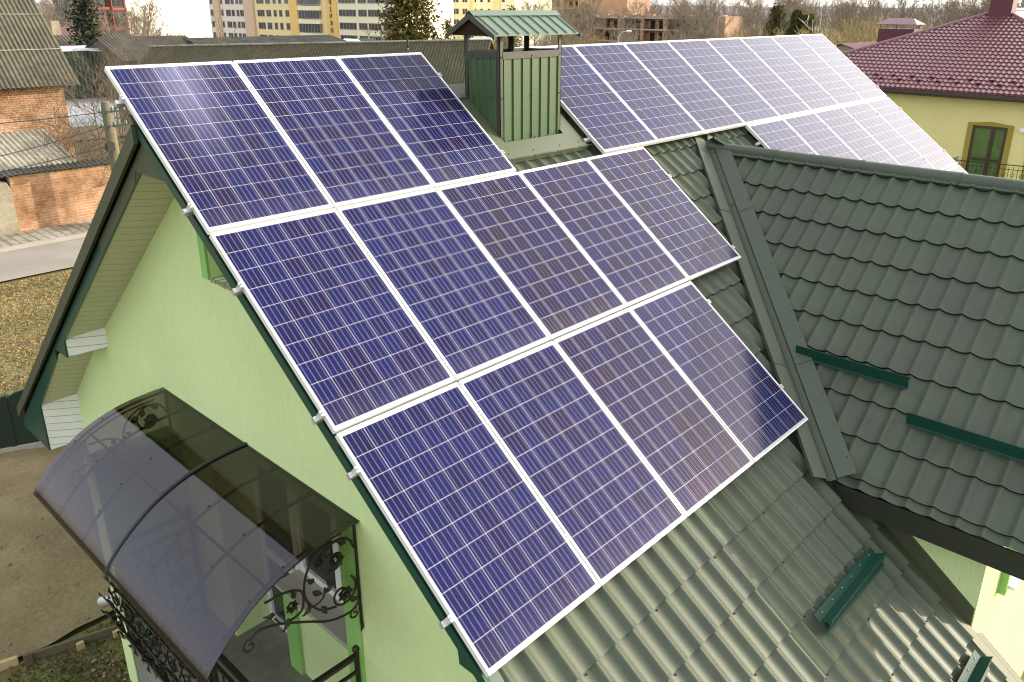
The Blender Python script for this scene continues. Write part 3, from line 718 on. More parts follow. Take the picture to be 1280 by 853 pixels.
for x in (cx0 - .004, cx1 - .008): mb.box((x, cy0 + .04, ct - .065), (x + .012, cy1 - .04, ct))
part('rim', mb, M['capdark'], ch)
mb = MB()
yc, ze, zr, x0, x1, hw = -.665, .172, .362, 3.05, 4.285, .325
for s in (-1, 1):
    mb.prism([(x0, yc, zr), (x1, yc, zr), (x1, yc + s * hw, ze), (x0, yc + s * hw, ze)], (0, 0, .008))
    for i in range(9):
        x = x0 + .06 + (x1 - x0 - .12) * i / 8
        mb.prism([(x - .010, yc, zr + .007), (x - .004, yc, zr + .024), (x + .004, yc, zr + .024), (x + .010, yc, zr + .007)], (0, s * hw, ze - zr))
mb.prism([(x0 - .005, yc - .06, zr - .012), (x0 - .005, yc, zr + .036), (x0 - .005, yc + .06, zr - .012), (x0 - .005, yc, zr + .028)], (x1 - x0 + .01, 0, 0))
part('chimney_cap', mb, M['capsheet'], ch)
mb = MB(); mb.prism([(x0 + .03, yc, zr - .03), (x0 + .03, yc + hw - .04, ze - .0), (x0 + .03, yc - hw + .04, ze - .0)], (x1 - x0 - .06, 0, 0)); part('cap_shade', mb, M['void'], ch)  # black prism standing in for the shade under the cap
for x in (x0 - .008, x1 - .004):
    mb = MB()
    for s in (-1, 1):
        mb.prism([(x, yc, zr + .012), (x, yc + s * (hw + .01), ze + .010), (x, yc + s * (hw + .01), ze - .035), (x, yc, zr - .045)], (.014, 0, 0))
    part('cap_edge', mb, M['capdark'], ch)
mb = MB(); mb.box((3.80, cy1 - .05, ct - .1), (3.85, cy1 - .02, .2)); mb.box((cx0 + .02, cy0 + .02, ct - .075), (cx1 - .02, cy1 - .02, ct - .055))
part('inner_post', mb, M['void'], ch)
mb = MB()                                           # apron flashing around the shaft
def flat(u0, u1, v0, v1, n): return [S(u0, v0, n), S(u1, v0, n), S(u1, v1, n), S(u0, v1, n)]
nA = SB + .084
mb.prism(flat(3.0, 4.30, 1.25, 1.47, nA), SN * .004); mb.prism(flat(4.09, 4.30, .55, 1.25, nA), SN * .004); mb.prism(flat(2.98, 3.215, .55, 1.25, nA), SN * .004); mb.prism(flat(2.98, 4.3, .42, .62, nA + .01), SN * .004)
mb.prism([S(3.0, 1.47, nA), S(4.3, 1.47, nA), S(4.3, 1.475, nA - .05), S(3.0, 1.475, nA - .05)], SV * .003)
for u in (3.1, 3.45, 3.8, 4.15): mb.prism([S(u, 1.455, nA + .004), S(u + .3, 1.455, nA + .004), S(u + .3, 1.475, nA + .012), S(u, 1.475, nA + .012)], SN * .002)
part('chimney_flashing', mb, M['flash_light'], ch)
pts = [(cx0 + .02 + .42 * i, cy0 - .008, z) for z in (-.78, -.40, -.02) for i in range(3)] + [(cx0 - .004, cy0 + .12 + .25 * i, z) for z in (-.78, -.40, -.02) for i in range(2)] + [tuple(S(u, 1.40, nA + .006)) for u in (3.15, 3.5, 3.9, 4.2)]
dots('rivet', pts, .007, M['void'], ch)

# --- porch: floor, niche, door, window, pier
FL = -5.6
mb = MB(); mb.box((-.39, -2.12, G), (XW, .758, FL)); mb.box((XW, -1.93, G), (.80, .13, FL + .002)); part('porch_floor', mb, M['concrete'], H)
mb = MB(); mb.box((-.40, .76, G), (XW - .001, .99, -3.5)); part('porch_pier', mb, M['plaster_dk'], H)  # darker plaster colour puts shade on the broad face
mb = MB(); mb.box((-.404, .752, G), (-.395, .998, -3.5)); part('pier_lit_face', mb, M['plaster'], H)  # paler skin, colours the narrow face as lit
mb = MB(); mb.box((.60, -1.93, FL), (.80, -.60, -4.63)); part('niche_wall', mb, M['plaster'], H)
mb = MB(); mb.box((.562, -.80, FL), (.60, -.604, -4.64)); mb.box((.562, -1.93, -4.75), (.60, -.805, -4.64))
part('niche_trim', mb, M['plaster_dk'], H)
mb = MB(); mb.box((XW - .02, -2.13, FL), (XW - .001, -1.935, -3.1)); mb.box((XW + .392, -1.93, -3.45), (XW + .42, .13, -3.22)); part('niche_trim', mb, M['plaster_dk'], H)
# window over the sill wall
mb = MB()
def frame(mb, x, y0, y1, z0, z1, wd, th=.06):
    mb.box((x, y0, z0), (x + th, y0 + wd, z1)); mb.box((x, y1 - wd, z0), (x + th, y1, z1)); mb.box((x, y0 + wd, z0), (x + th, y1 - wd, z0 + wd)); mb.box((x, y0 + wd, z1 - wd), (x + th, y1 - wd, z1))
frame(mb, .76, -1.93, -.62, -4.59, -3.46, .07); mb.box((.762, -1.31, -4.52), (.818, -1.22, -3.53))
wn_ = part('window', mb, M['white_pvc'], H)
mb = MB(); mb.box((.79, -1.9, -4.55), (.80, -.66, -3.5)); part('pane', mb, M['glass'], wn_)
mb = MB(); mb.box((.50, -1.925, -4.63), (.80, -.59, -4.595)); part('sill', mb, M['sill'], wn_)
mb = MB(); frame(mb, .76, -.61, .125, FL + .01, -3.46, .085); mb.box((.762, -.525, -4.75), (.818, .04, -4.66))
dr = part('door', mb, M['white_pvc'], H)
mb = MB(); mb.box((.785, -.53, FL + .05), (.80, .05, -3.53)); part('pane', mb, M['glass'], dr)
mb = MB(); mb.box((.72, -.50, -4.62), (.76, -.48, -4.48)); part('handle', mb, M['steel'], dr)
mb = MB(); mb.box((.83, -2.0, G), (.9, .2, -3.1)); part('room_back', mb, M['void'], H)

# ================================================================== SOLAR PANELS
PW, PH, GU, GV = .992, 1.65, .0166, .0195
def panel_proto():
    t = thing('solar_panel', 'x', 'solar panel', (0, 0, 0), 'solar panels on the south roof slope', (P_S, 0, 0))
    mb = MB(); wd = .011; th = .040
    mb.box((0, -PH, -th), (wd, 0, 0)); mb.box((PW - wd, -PH, -th), (PW, 0, 0)); mb.box((wd, -wd, -th), (PW - wd, 0, 0)); mb.box((wd, -PH, -th), (PW - wd, -PH + wd, 0))
    part('frame', mb, M['alu'], t, local=True)
    mb = MB(); mb.box((wd, -PH + wd, -.012), (PW - wd, -wd, -.0025)); part('cell_sheet', mb, M['solar'], t, local=True)
    return t
ORD = ['first', 'second', 'third', 'fourth', 'fifth', 'sixth', 'seventh', 'eighth']
proto = panel_proto(); used = [False]
def put_panel(u, v, label, lean=.6):
    o = proto if not used[0] else copy_tree(proto)
    used[0] = True
    o.location = S(u, v, 0); o['label'] = label
    for c in o.children: c.color = (lean, lean, lean, 1)
put_list = []
for row, n, nm in ((0, 3, 'top row left of the chimney'), (1, 5, 'middle row below the chimney'), (2, 4, 'bottom row above the bare green tiles')):
    for i in range(n):
        put_list.append((i * (PW + GU), row * (PH + GV), 'blue solar panel, %s from the left in the %s' % (ORD[i], nm)))
U0 = 4.367
for row, k0, k1, nm in ((0, 0, 8, 'upper row right of the chimney'), (1, 3, 8, 'second row right of the chimney'), (2, 6, 8, 'lowest row right of the chimney')):
    for k in range(k0, k1):
        put_list.append((U0 + k * (PW + GU), -.012 + row * (PH + GV), '%s solar panel, %s from the left in the %s' % ('blue grey' if k < 4 else 'glaring pale', ORD[k - k0], nm)))
LEAN = [.62, .64, .64, .46, .46, 1.0, .80, .88, .38, .56, .94, .46]
for i, a in enumerate(put_list): put_panel(*a, lean=LEAN[i] if i < len(LEAN) else .62 + .12 * rnd.random())

# mounting rails with clamps
def rail(u0, u1, v, clamps, label):
    t = thing('mounting_rail', label, 'rail', S(u0, v, -.06), 'mounting rails under the solar panels', None)
    mb = MB(); mb.prism([S(u0, v - .018, -.042), S(u0, v + .018, -.042), S(u0, v + .018, -.080), S(u0, v - .018, -.080)], (u1 - u0, 0, 0)); part('profile', mb, M['alu_side'], t)
    for (u, kind) in clamps:
        mb = MB()
        if kind == 0:
            mb.prism([S(u - .011, v - .02, .0035), S(u + .011, v - .02, .0035), S(u + .011, v + .02, .0035), S(u - .011, v + .02, .0035)], SN * .003)
        else:
            s = kind
            mb.prism([S(u - .012 * s, v - .02, .003), S(u + .022 * s, v - .02, .003), S(u + .022 * s, v + .02, .003), S(u - .012 * s, v + .02, .003)], SN * .003)
            mb.prism([S(u + .018 * s, v - .02, .003), S(u + .022 * s, v - .02, .003), S(u + .022 * s, v + .02, .003), S(u + .018 * s, v + .02, .003)], SN * -.045)
        c = part('clamp', mb, M['alu_side'], t)
        mb = MB(); q = u + (.010 * kind if kind else 0); mb.tube([S(q, v, .006), S(q, v, .014)], .007, 8); part('bolt', mb, M['steel'], c)
    return t
pit = PW + GU
rows = [(0, 3, .33, 'upper rail under the top row of panels left of the chimney'), (0, 3, 1.41, 'lower rail under the top row of panels left of the chimney'),
        (0, 5, 2.13, 'upper rail under the middle row of panels'), (0, 5, 3.18, 'lower rail under the middle row of panels'),
        (0, 4, 3.60, 'upper rail under the bottom row of panels'), (0, 4, 4.62, 'lower rail under the bottom row of panels')]
for a, n, v, lb in rows:
    rail(-.055, n * pit - GU + .06, v, [(-.004, -1)] + [(i * pit - GU / 2, 0) for i in range(1, n)] + [(n * pit - GU + .004, 1)], 'aluminium ' + lb)
for k0, k1, v, lb in ((0, 8, .32, 'upper rail under the upper row of panels right of the chimney'), (0, 8, 1.40, 'lower rail under the upper row of panels right of the chimney'),
                      (3, 8, 1.95, 'upper rail under the second row of panels right of the chimney'), (3, 8, 3.0, 'lower rail under the second row of panels right of the chimney')):
    a = U0 + k0 * pit; b = U0 + k1 * pit - GU
    rail(a - .08, b + .05, v, [(a - .004, -1)] + [(U0 + i * pit - GU / 2, 0) for i in range(k0 + 1, k1)] + [(b + .004, 1)], 'aluminium ' + lb)

# ================================================================== SNOW GUARDS
def snow_guard(p0, along, length, dn, down, label, foot=True):
    p0 = Vector(p0); a = Vector(along).normalized(); e = a * length
    t = thing('snow_guard', label, 'snow guard', p0, 'snow guards on the tile roof')
    mb = MB()
    b0 = p0 + dn * .072
    def leaf_(a, b, th): mb.prism([b0 + down * a[0] + dn * a[1], b0 + down * b[0] + dn * b[1], b0 + down * (b[0] + th[0]) + dn * (b[1] + th[1]), b0 + down * (a[0] + th[0]) + dn * (a[1] + th[1])], e)
    if foot: leaf_((-.065, 0), (0, 0), (0, .004))                # foot plate up the slope
    leaf_((0, .001), (.03, .095), (.005, 0))            # upright blade
    leaf_((.034, .094), (.085, -.005), (-.004, -.003))  # turned down front
    leaf_((.085, -.005), (.105, -.004), (0, .003))      # small lip
    part('plate', mb, M['guard'], t)
    if not foot: return
    mb = MB()
    n = max(3, round(length / .19))
    for i in range(n): mb.ball(b0 + e * ((i + .5) / n) - down * .035 + dn * .006, .009, .009, .006, 6, 3)
    part('screws', mb, M['steel'], t)
snow_guard(S(2.52, 6.14, SB), (1, 0, 0), 1.08, SN, SV, 'dark green snow guard on the sunlit main slope below the valley')
snow_guard(S(3.30, 7.22, SB), (1, 0, 0), .5, SN, SV, 'dark green snow guard nearest the wing corner at the lower roof edge')
snow_guard(Vector((WX, -3.55, WZ)) + WV * 2.30, (0, -1, 0), 1.04, WN, WV, 'upper dark green snow guard on the wing roof beside the valley', False)
snow_guard(Vector((WX, -4.69, WZ)) + WV * 2.62, (0, -1, 0), 1.2, WN, WV, 'lower dark green snow guard on the wing roof towards the right edge', False)

# ================================================================== ENTRANCE CANOPY
YL, YR = .945, -2.187
prof = [(.40, -3.095), (.20, -3.105), (0, -3.130), (-.2, -3.185), (-.4, -3.275), (-.57, -3.395), (-.70, -3.51), (-.79, -3.61), (-.845, -3.69)]
def arcpts(k=3):
    out = []
    for i in range(len(prof) - 1):
        p0 = prof[max(i-1, 0)]; p1 = prof[i]; p2 = prof[i+1]; p3 = prof[min(i+2, len(prof)-1)]
        for j in range(k):
            t = j / k
            out.append(tuple(.5*((2*p1[m]) + (-p0[m]+p2[m])*t + (2*p0[m]-5*p1[m]+4*p2[m]-p3[m])*t*t + (-p0[m]+3*p1[m]-3*p2[m]+p3[m])*t**3) for m in (0, 1)))
    return out + [prof[-1]]
AP = arcpts()
cn = thing('entrance_canopy', 'arched smoked plastic canopy on wrought iron brackets over the porch', 'canopy', (XW, -.62, -3.1))
def sheetpart(y0, y1):
    mb = MB(); n = len(AP); vs = []
    nr = []
    for i in range(n):
        a = AP[max(i-1, 0)]; b = AP[min(i+1, n-1)]; d = Vector((b[0]-a[0], 0, b[1]-a[1])).normalized(); nr.append(Vector((d.z, 0, -d.x)))
    for off in (.012, .018):
        for y in (y0, y1):
            for i in range(n): vs.append(Vector((AP[i][0], y, AP[i][1])) - nr[i] * -off * (1 if nr[i].z > 0 else -1))
    for q in range(2):
        mb.add(vs[q*2*n:(q+1)*2*n], [(i, i + 1, n + i + 1, n + i) for i in range(n - 1)], True)
    for e in (0, n):
        mb.add([vs[e + i] for i in range(n)] + [vs[2*n + e + i] for i in range(n)], [(i, i + 1, n + i + 1, n + i) for i in range(n - 1)], False)
    for i in (0, n - 1): mb.add([vs[i], vs[i + n], vs[i + 3*n], vs[i + 2*n]], [(0, 1, 2, 3)])
    part('sheet', mb, M['smoke'], cn)
YM = (YL + YR) / 2
sheetpart(YR - .03, YM); sheetpart(YM + .001, YL + .03)
ribs = [YR + .03, YR + .03 + (YM - YR) / 3, YR + .03 + 2 * (YM - YR) / 3, YM, YM + (YL - YM) / 3, YM + 2 * (YL - YM) / 3, YL - .02]
for y in ribs:
    mb = MB(); mb.tube([(x, y, z - .004) for x, z in AP], .0125, 6); part('rib', mb, M['iron'], cn)
mb = MB()                                           # joint strip over the middle
mb.tube([(x, YM, z + .022) for x, z in AP], .016, 6); part('joint_strip', mb, M['black_rub'], cn)
for i in (0, 11, len(AP) - 2):
    mb = MB(); mb.tube([(AP[i][0], YR, AP[i][1] - .012), (AP[i][0], YL, AP[i][1] - .012)], .012, 6); part('purlin', mb, M['iron'], cn)
mb = MB()
for y in ribs:
    for i in (1, 5, 9, 13, 17, 21): mb.ball((AP[i][0], y, AP[i][1] + .02), .010, .010, .006, 6, 3)
part('screw', mb, M['black_rub'], cn)

def spiral(c, r0, turns, a0, y, sgn=1, n=26, r1=.012):
    pts = []
    for i in range(n + 1):
        t = i / n; a = a0 + sgn * turns * 2 * math.pi * t; rr = r0 + (r1 - r0) * t ** .8
        pts.append((c[0] + rr * math.cos(a), y, c[1] + rr * math.sin(a)))
    return pts
def curve(ps, y, k=7):
    out = []
    for i in range(len(ps) - 1):
        p0 = ps[max(i-1, 0)]; p1 = ps[i]; p2 = ps[i+1]; p3 = ps[min(i+2, len(ps)-1)]
        for j in range(k):
            t = j / k
            q = tuple(.5*((2*p1[m]) + (-p0[m]+p2[m])*t + (2*p0[m]-5*p1[m]+4*p2[m]-p3[m])*t*t + (-p0[m]+3*p1[m]-3*p2[m]+p3[m])*t**3) for m in (0, 1))
            out.append((q[0], y, q[1]))
    return out + [(ps[-1][0], y, ps[-1][1])]
def leaf(mb, c, y, ang, s=.05):
    d = Vector((math.cos(ang), 0, math.sin(ang))); e = Vector((-d.z, 0, d.x)); c = Vector((c[0], y, c[1])); th = Vector((0, .012, 0))
    prof_ = ((.0, .03), (.2, .22), (.4, .30), (.65, .20), (.85, .08), (1.1, 0.))
    mid = [c + d*s*a + Vector((0, -.02*math.sin(a*2.6), 0)) for a, b in prof_]
    lt_ = [m_ + e*s*b + th for m_, (a, b) in zip(mid, prof_)]; rt_ = [m_ - e*s*b + th for m_, (a, b) in zip(mid, prof_)]
    k_ = len(prof_); fs = [(i, i+1, k_+i+1, k_+i) for i in range(k_-1)]
    mb.add(mid + lt_, fs); mb.add(mid + rt_, fs)
    mb.add([v + Vector((0, .004, 0)) for v in mid + lt_], [f[::-1] for f in fs]); mb.add([v + Vector((0, .004, 0)) for v in mid + rt_], [f[::-1] for f in fs])
def rosette(mb, c, y, s=.05):
    for ring, rr, nn in ((0, s, 7), (1, s * .62, 6), (2, s * .3, 5)):
        for k in range(nn):
            a = 2 * math.pi * (k + ring * .5) / nn; C_ = Vector((c[0] + rr*.6*math.cos(a), y - .012 * ring, c[1] + rr*.6*math.sin(a)))
            d = Vector((math.cos(a), 0, math.sin(a))); e = Vector((-d.z, 0, d.x))
            vs = [C_ - d*rr*.4, C_ + e*rr*.42 - Vector((0, .012, 0)), C_ + d*rr*.5 - Vector((0, .02, 0)), C_ - e*rr*.42 - Vector((0, .012, 0))]
            mb.add(vs, [(0, 1, 2, 3)]); mb.add([v + Vector((0, .003, 0)) for v in vs], [(3, 2, 1, 0)])
    mb.ball((c[0], y - .03, c[1]), s*.22, s*.22, s*.22, 6, 4)
for y in (YR + .03, YL - .03):
    mb = MB()
    mb.tube([(.385, y, -3.1), (.385, y, -4.02)], .011, 6); mb.tube([(.385, y, -4.0), (.39, y, -4.06), (.375, y, -4.1)], [.012, .014, .003], 6)
    mb.tube(curve([(.385, -3.80), (.30, -3.86), (.12, -3.83), (-.08, -3.71), (-.28, -3.60), (-.42, -3.56), (-.5, -3.60)], y), .009, 6)
    mb.tube(spiral((-.5, -3.64), .06, 1.1, 1.57, y, 1), .008, 5); mb.tube(spiral((.33, -3.90), .05, 1.2, 1.2, y, 1), .008, 5)
    mb.tube([(x, y, z - .045) for x, z in AP[2:-2]], .009, 6)
    mb.tube(spiral((.20, -3.33), .17, 1.5, .4, y, 1, 40), .009, 5); mb.tube(spiral((.24, -3.66), .14, 1.4, .9, y, -1, 40), .009, 5)
    mb.tube(curve([(.37, -3.32), (.30, -3.2), (.12, -3.19), (-.02, -3.30), (-.06, -3.5), (.04, -3.68), (.18, -3.74)], y), .009, 6)
    mb.tube(curve([(-.36, -3.37), (-.20, -3.38), (-.08, -3.45), (-.10, -3.60), (-.24, -3.62), (-.30, -3.54)], y), .009, 6)
    mb.tube(curve([(-.06, -3.52), (-.02, -3.62), (.08, -3.60), (.10, -3.52)], y), .007, 5)
    br = part('bracket', mb, M['iron'], cn)
    mb = MB()
    for c, a in (((.02, -3.42), 2.4), ((.0, -3.5), -.6), ((.09, -3.56), .6), ((-.02, -3.6), 3.6), ((-.14, -3.46), 1.9), ((-.2, -3.6), 4.0), ((.13, -3.28), 1.2), ((.3, -3.24), 2.6), ((.06, -3.66), -1.2), ((-.3, -3.5), 2.8), ((.12, -3.47), -.9), ((.29, -3.74), -.3)):
        leaf(mb, c, y - .012, a, .085)
    for c, s in (((.20, -3.33), .065), ((.25, -3.65), .065), ((-.18, -3.5), .05), ((.06, -3.27), .04)): rosette(mb, c, y - .012, s)
    part('leaves', mb, M['iron'], br, fix=False)

# porch railings
def railing(name, p0, p1, zt, zb, label, ornate=False):
    p0, p1 = Vector((*p0, 0)), Vector((*p1, 0)); d = (p1 - p0); L_ = d.length; d.normalize(); sd = Vector((-d.y, d.x, 0))
    t = thing('railing', label, 'railing', (p0.x, p0.y, FL), 'wrought iron railings of the porch')
    P = lambda s, z, o=0.: p0 + d * s + sd * o + Vector((0, 0, z))
    mb = MB()
    def bar(a, b, w_, h):
        x = Matrix.Translation(a); e = (b - a)
        mb.prism([a - sd*w_, a + sd*w_, a + sd*w_ + Vector((0, 0, h)), a - sd*w_ + Vector((0, 0, h))], e)
    bar(P(0, zt - .03), P(L_, zt - .03), .022, .03); part('top_rail', mb, M['iron'], t)
    mb = MB(); bar(P(0, zt - .18), P(L_, zt - .18), .014, .02); part('lower_rail', mb, M['iron'], t)
    mb = MB(); bar(P(0, zb + .08), P(L_, zb + .08), .014, .02); part('lower_rail', mb, M['iron'], t)
    for s in (0.0, L_):
        mb = MB(); mb.tube([P(s, zb), P(s, zt + .03)], .020, 6); mb.ball(P(s, zt + .05), .032, .032, .03, 8, 5); part('newel', mb, M['iron'], t)
    n = max(2, round(L_ / .14))
    for i in range(1, n):
        s = L_ * i / n; mb = MB()
        if ornate:
            mb.tube([P(s, zt - .17), P(s, zt - .35, .02), P(s, zt - .6, .12), P(s, zt - .85, .10), P(s, zb + .1)], .009, 5)
        else: mb.tube([P(s, zt - .17), P(s, zb + .1)], .009, 5)
        b = part('baluster', mb, M['iron'], t)
    mb = MB()
    k = max(1, round(L_ / .30))
    for i in range(k):
        s = L_ * (i + .5) / k
        for j in range(2):
            c = P(s, zt - .42 - .3 * j, .13 if ornate else .01)
            pts = []
            for q in range(27):
                a = q / 26 * 2 * math.pi * 1.5; rr = .10 * (1 - .75 * q / 26); pts.append(c + d * rr * math.cos(a) * (1 if j else -1) + Vector((0, 0, rr * math.sin(a))))
            mb.tube(pts, .008, 5)
            for q in range(5):
                a = q * 1.25 + i; e = d * math.cos(a) + Vector((0, 0, math.sin(a))); f = d * -math.sin(a) + Vector((0, 0, math.cos(a)))
                m0 = c + e * .06 + sd * .015
                mb.add([m0, m0 + e*.04 + f*.03 + sd*.02, m0 + e*.09, m0 + e*.04 - f*.03 + sd*.02], [(0, 1, 2, 3)])
    part('scrollwork', mb, M['iron'], t, fix=False)
    if ornate:
        m_ = int(L_ / .115)
        for i in range(m_):
            for j, (z_, o_) in enumerate(((zt - .12, .05), (zt - .27, .12), (zt - .45, .17), (zt - .65, .17))):
                mb = MB(); c = P((i + .5 * (j % 2) + .3) * L_ / m_, z_, o_); a0 = i * 1.7 + j; tl = (Vector((0, 0, 1)) + sd * .5).normalized()
                mb.tube([c + d * .062 * math.cos(a0 + q / 12 * 5.4) + tl * .062 * math.sin(a0 + q / 12 * 5.4) for q in range(13)], .0095, 5)
                e = d * math.cos(a0) + tl * math.sin(a0); f = d * -math.sin(a0) + tl * math.cos(a0); q0 = c + e * .06
                mb.add([q0, q0 + e*.035 + f*.025 + sd*.02, q0 + e*.08, q0 + e*.035 - f*.025 + sd*.02], [(0, 1, 2, 3)])
                part('scroll_ring', mb, M['iron'], t, fix=False)
railing('railing', (.36, -2.08), (-.40, -2.08), -4.36, FL, 'short iron railing with a knob newel beside the gable wall')
railing('railing', (-.37, -2.05), (-.37, -1.15), -4.36, FL, 'iron railing along the front of the porch nearest the camera')
railing('railing', (-.37, -1.05), (-.37, .72), -4.42, FL, 'bellied scroll railing along the porch front under the canopy edge', True)
railing('railing', (-.36, .70), (.34, .70), -4.36, FL, 'iron railing against the dark green pier under the canopy')
lf = thing('wall_lamp', 'white and silver spotlight on the green porch pier', 'lamp', (-.42, .86, -5.02))
mb = MB(); mb.tube([(-.40, .80, -5.0), (-.47, .84, -4.99)], [.035, .03], 10); part('bracket', mb, M['lampmetal'], lf)
mb = MB(); mb.tube([(-.44, .78, -4.99), (-.47, .90, -5.05), (-.50, 1.0, -5.10)], [.03, .045, .05], 10); part('head', mb, M['lampmetal'], lf)
mb = MB(); mb.ball((-.50, 1.0, -5.10), .045, .02, .045, 8, 4); part('lens', mb, M['bulb'], lf)

# timber edging
def plank(a, b, h, th, m, label, grp='timber boards edging the yard'):
    a, b = Vector(a), Vector(b); d = (b - a).normalized(); s = Vector((-d.y, d.x, 0)) * th
    mb = MB(); mb.prism([a, a + s, a + s + Vector((0, 0, h)), a + Vector((0, 0, h))], b - a)
    t = single('edging_board', mb, m, label, 'board', a, grp)
plank((-1.06, 2.02, G), (-.1, 1.72, G), .14, .035, M['wood_old'], 'dark edging board between grass and bare earth by the pier')
plank((-2.1, 2.36, G), (-1.12, 2.06, G), .13, .05, M['wood'], 'pale raw edging board at the lower left of the yard')
for i, (x, y, lb) in enumerate(((-1.08, 2.0, 'grey stake at the joint of the two edging boards'), (-.62, 1.86, 'short yellow stake in the middle of the dark edging board'), (-.28, 1.755, 'short yellow stake at the pier end of the dark edging board'))):
    mb = MB(); mb.box((x, y - .06, G), (x + .07, y - .015, G + (.2 if i == 0 else .12))); single('stake', mb, M['wood'] if i else M['wood_old'], lb, 'stake', (x, y, G), 'stakes holding the edging boards')

# yard fence
fd = Vector((1, -.408, 0)).normalized(); fs = Vector((.408, 1, 0)).normalized()
ft = thing('yard_fence', 'dark green sheet metal fence with arched tops behind the yard', 'fence', (0, 7.08, G))
for k in range(-4, 2):
    a = Vector((0, 7.077, G)) + fd * (k * 1.9 + .35); mb = MB(); pts = [a + Vector((0, 0, .1)), a + fd * 1.84 + Vector((0, 0, .1))]
    n = 14
    top = [a + fd * (1.84 * (n - i) / n) + Vector((0, 0, .95 + .16 * math.sin(math.pi * (n - i) / n) ** .6)) for i in range(n + 1)]
    mb.prism(pts + top, fs * .03); part('fence_panel', mb, M['fence'], ft)
    mb = MB(); mb.tube([p + fs * .015 for p in top], .018, 6); part('top_tube', mb, M['teal'], ft)
    mb = MB(); q = a - fd * .03; mb.prism([q - fs*.02 - fd*.03, q + fd*.03 - fs*.02, q + fd*.03 + fs*.05, q - fd*.03 + fs*.05], (0, 0, 1.0)); part('post', mb, M['fence'], ft)
mb = MB(); a = Vector((0, 7.077, G)) - fd * 8; mb.prism([a - fs*.05, a + fd*11 - fs*.05, a + fd*11 + fs*.05, a + fs*.05], (0, 0, .13)); part('plinth', mb, M['kerb'], ft)

# ================================================================== STREET SIDE, LEFT
mb = MB(); mb.box((4.6, 21.15, G), (16, 21.4, -4.40))
bw = thing('boundary_wall', 'old brick boundary wall with corrugated capping along the pavement', 'wall', (9, 21.3, G)); part('brickwork', mb, M['brick_wall'], bw)
def corr(p0, e1, e2, pitch, amp, th=.006, sub=6):
    """corrugated sheet: ribs run along e2, waves along e1"""
    p0, e1, e2 = Vector(p0), Vector(e1), Vector(e2); n = e1.cross(e2).normalized(); n = n if n.z > 0 else -n
    L1 = e1.length; k = int(L1 / pitch * sub); m = MB()
    vs = []
    for i in range(k + 1):
        h = amp * math.sin(2 * math.pi * i / sub); q = p0 + e1 * (i / k) + n * h; vs += [q, q + e2]
    m.add(vs, [(2*i, 2*i+1, 2*i+3, 2*i+2) for i in range(k)], True)
    return m
def slate_mat(name, c, c2, v=.3): return mat(name, c, rough=.85, spec=.2, c2=c2, mixscale=.9, var=v, vscale=5)
M['slate_shed'] = slate_mat('grey_asbestos_sheet', (.085, .080, .056), (.115, .108, .075))
M['slate_pale'] = slate_mat('pale_asbestos_sheet', (.34, .32, .25), (.22, .20, .155))
M['slate_dark'] = slate_mat('dark_asbestos_sheet', (.07, .066, .052), (.11, .10, .085))
M['slate_long'] = slate_mat('brown_asbestos_sheet', (.060, .058, .032), (.080, .070, .045))
part('capping', corr((4.3, 21.02, -4.36), (11.7, 0, 0), (0, .62, .10), .15, .022), M['slate_dark'], bw, fix=False)
mb = MB(); mb.box((4.03, 21.05, G), (4.58, 21.5, -4.75)); 
mb.prism([(4.03, 21.05, -4.75), (4.58, 21.05, -4.75), (4.5, 21.05, -4.55), (4.10, 21.05, -4.50)], (0, .45, 0)); single('gate_pillar', mb, M['conc_old'], 'chipped pale concrete gate pillar at the end of the brick wall', 'pillar', (4.3, 21.3, G))
mb = MB(); mb.box((.2, 21.3, G + .1), (4.02, 21.36, -4.5))
for i in range(19): mb.box((.25 + i * .2, 21.27, G + .1), (.41 + i * .2, 21.3, -4.45 - .05 * (i % 2)))
single('board_gate', mb, M['wood_old'], 'weathered board gate beside the concrete pillar', 'gate', (2.1, 21.3, G))
# lean-to roof and shed
lt = thing('lean_to', 'low lean-to with pale corrugated roof between brick wall and shed', 'shed', (4.6, 23, G))
part('roof', corr((1.5, 21.55, -4.28), (5.25, 0, 0), (-.35, 1.5, .95), .15, .022), M['slate_pale'], lt, fix=False)
mb = MB(); mb.box((1.6, 22.9, G), (6.2, 23.0, -3.5)); part('wall', mb, M['wood_old'], lt)
sh = thing('brick_shed', 'two storey brick shed with steep grey corrugated roof', 'shed', (3, 29, G))
SX = 8.33; sw = math.radians(43)
mb = MB(); mb.box((-6, 26.6, G), (SX, 33.4, -2.2)); mb.prism([(SX - .25, 26.6, -2.2), (SX - .25, 33.4, -2.2), (SX - .25, 30.0, .95)], (.25, 0, 0)); part('brickwork', mb, M['brick_shed'], sh)
rl = 5.3
part('roof', corr((-6.5, 26.12, -2.28), (15.28, 0, 0), (0, rl * math.cos(sw), rl * math.sin(sw)), .15, .024), M['slate_shed'], sh, fix=False)
part('roof', corr((-6.5, 33.88, -2.28), (15.28, 0, 0), (0, -rl * math.cos(sw), rl * math.sin(sw)), .15, .024), M['slate_shed'], sh, fix=False)
mb = MB()
for f in (.33, .66):
    q = Vector((-6.5, 26.12 + rl*f*math.cos(sw), -2.28 + rl*f*math.sin(sw))) + Vector((0, -math.sin(sw), math.cos(sw))) * .028
    mb.prism([q, q + Vector((15.28, 0, 0)), q + Vector((15.28, -.03*math.cos(sw), -.03*math.sin(sw))), q + Vector((0, -.03*math.cos(sw), -.03*math.sin(sw)))], (0, -.006, .008))
part('sheet_lap', mb, M['slate_pale'], sh)
mb = MB(); mb.box((-6, 26.45, -2.32), (SX + .3, 26.6, -2.2)); part('eave_board', mb, M['wood_old'], sh)
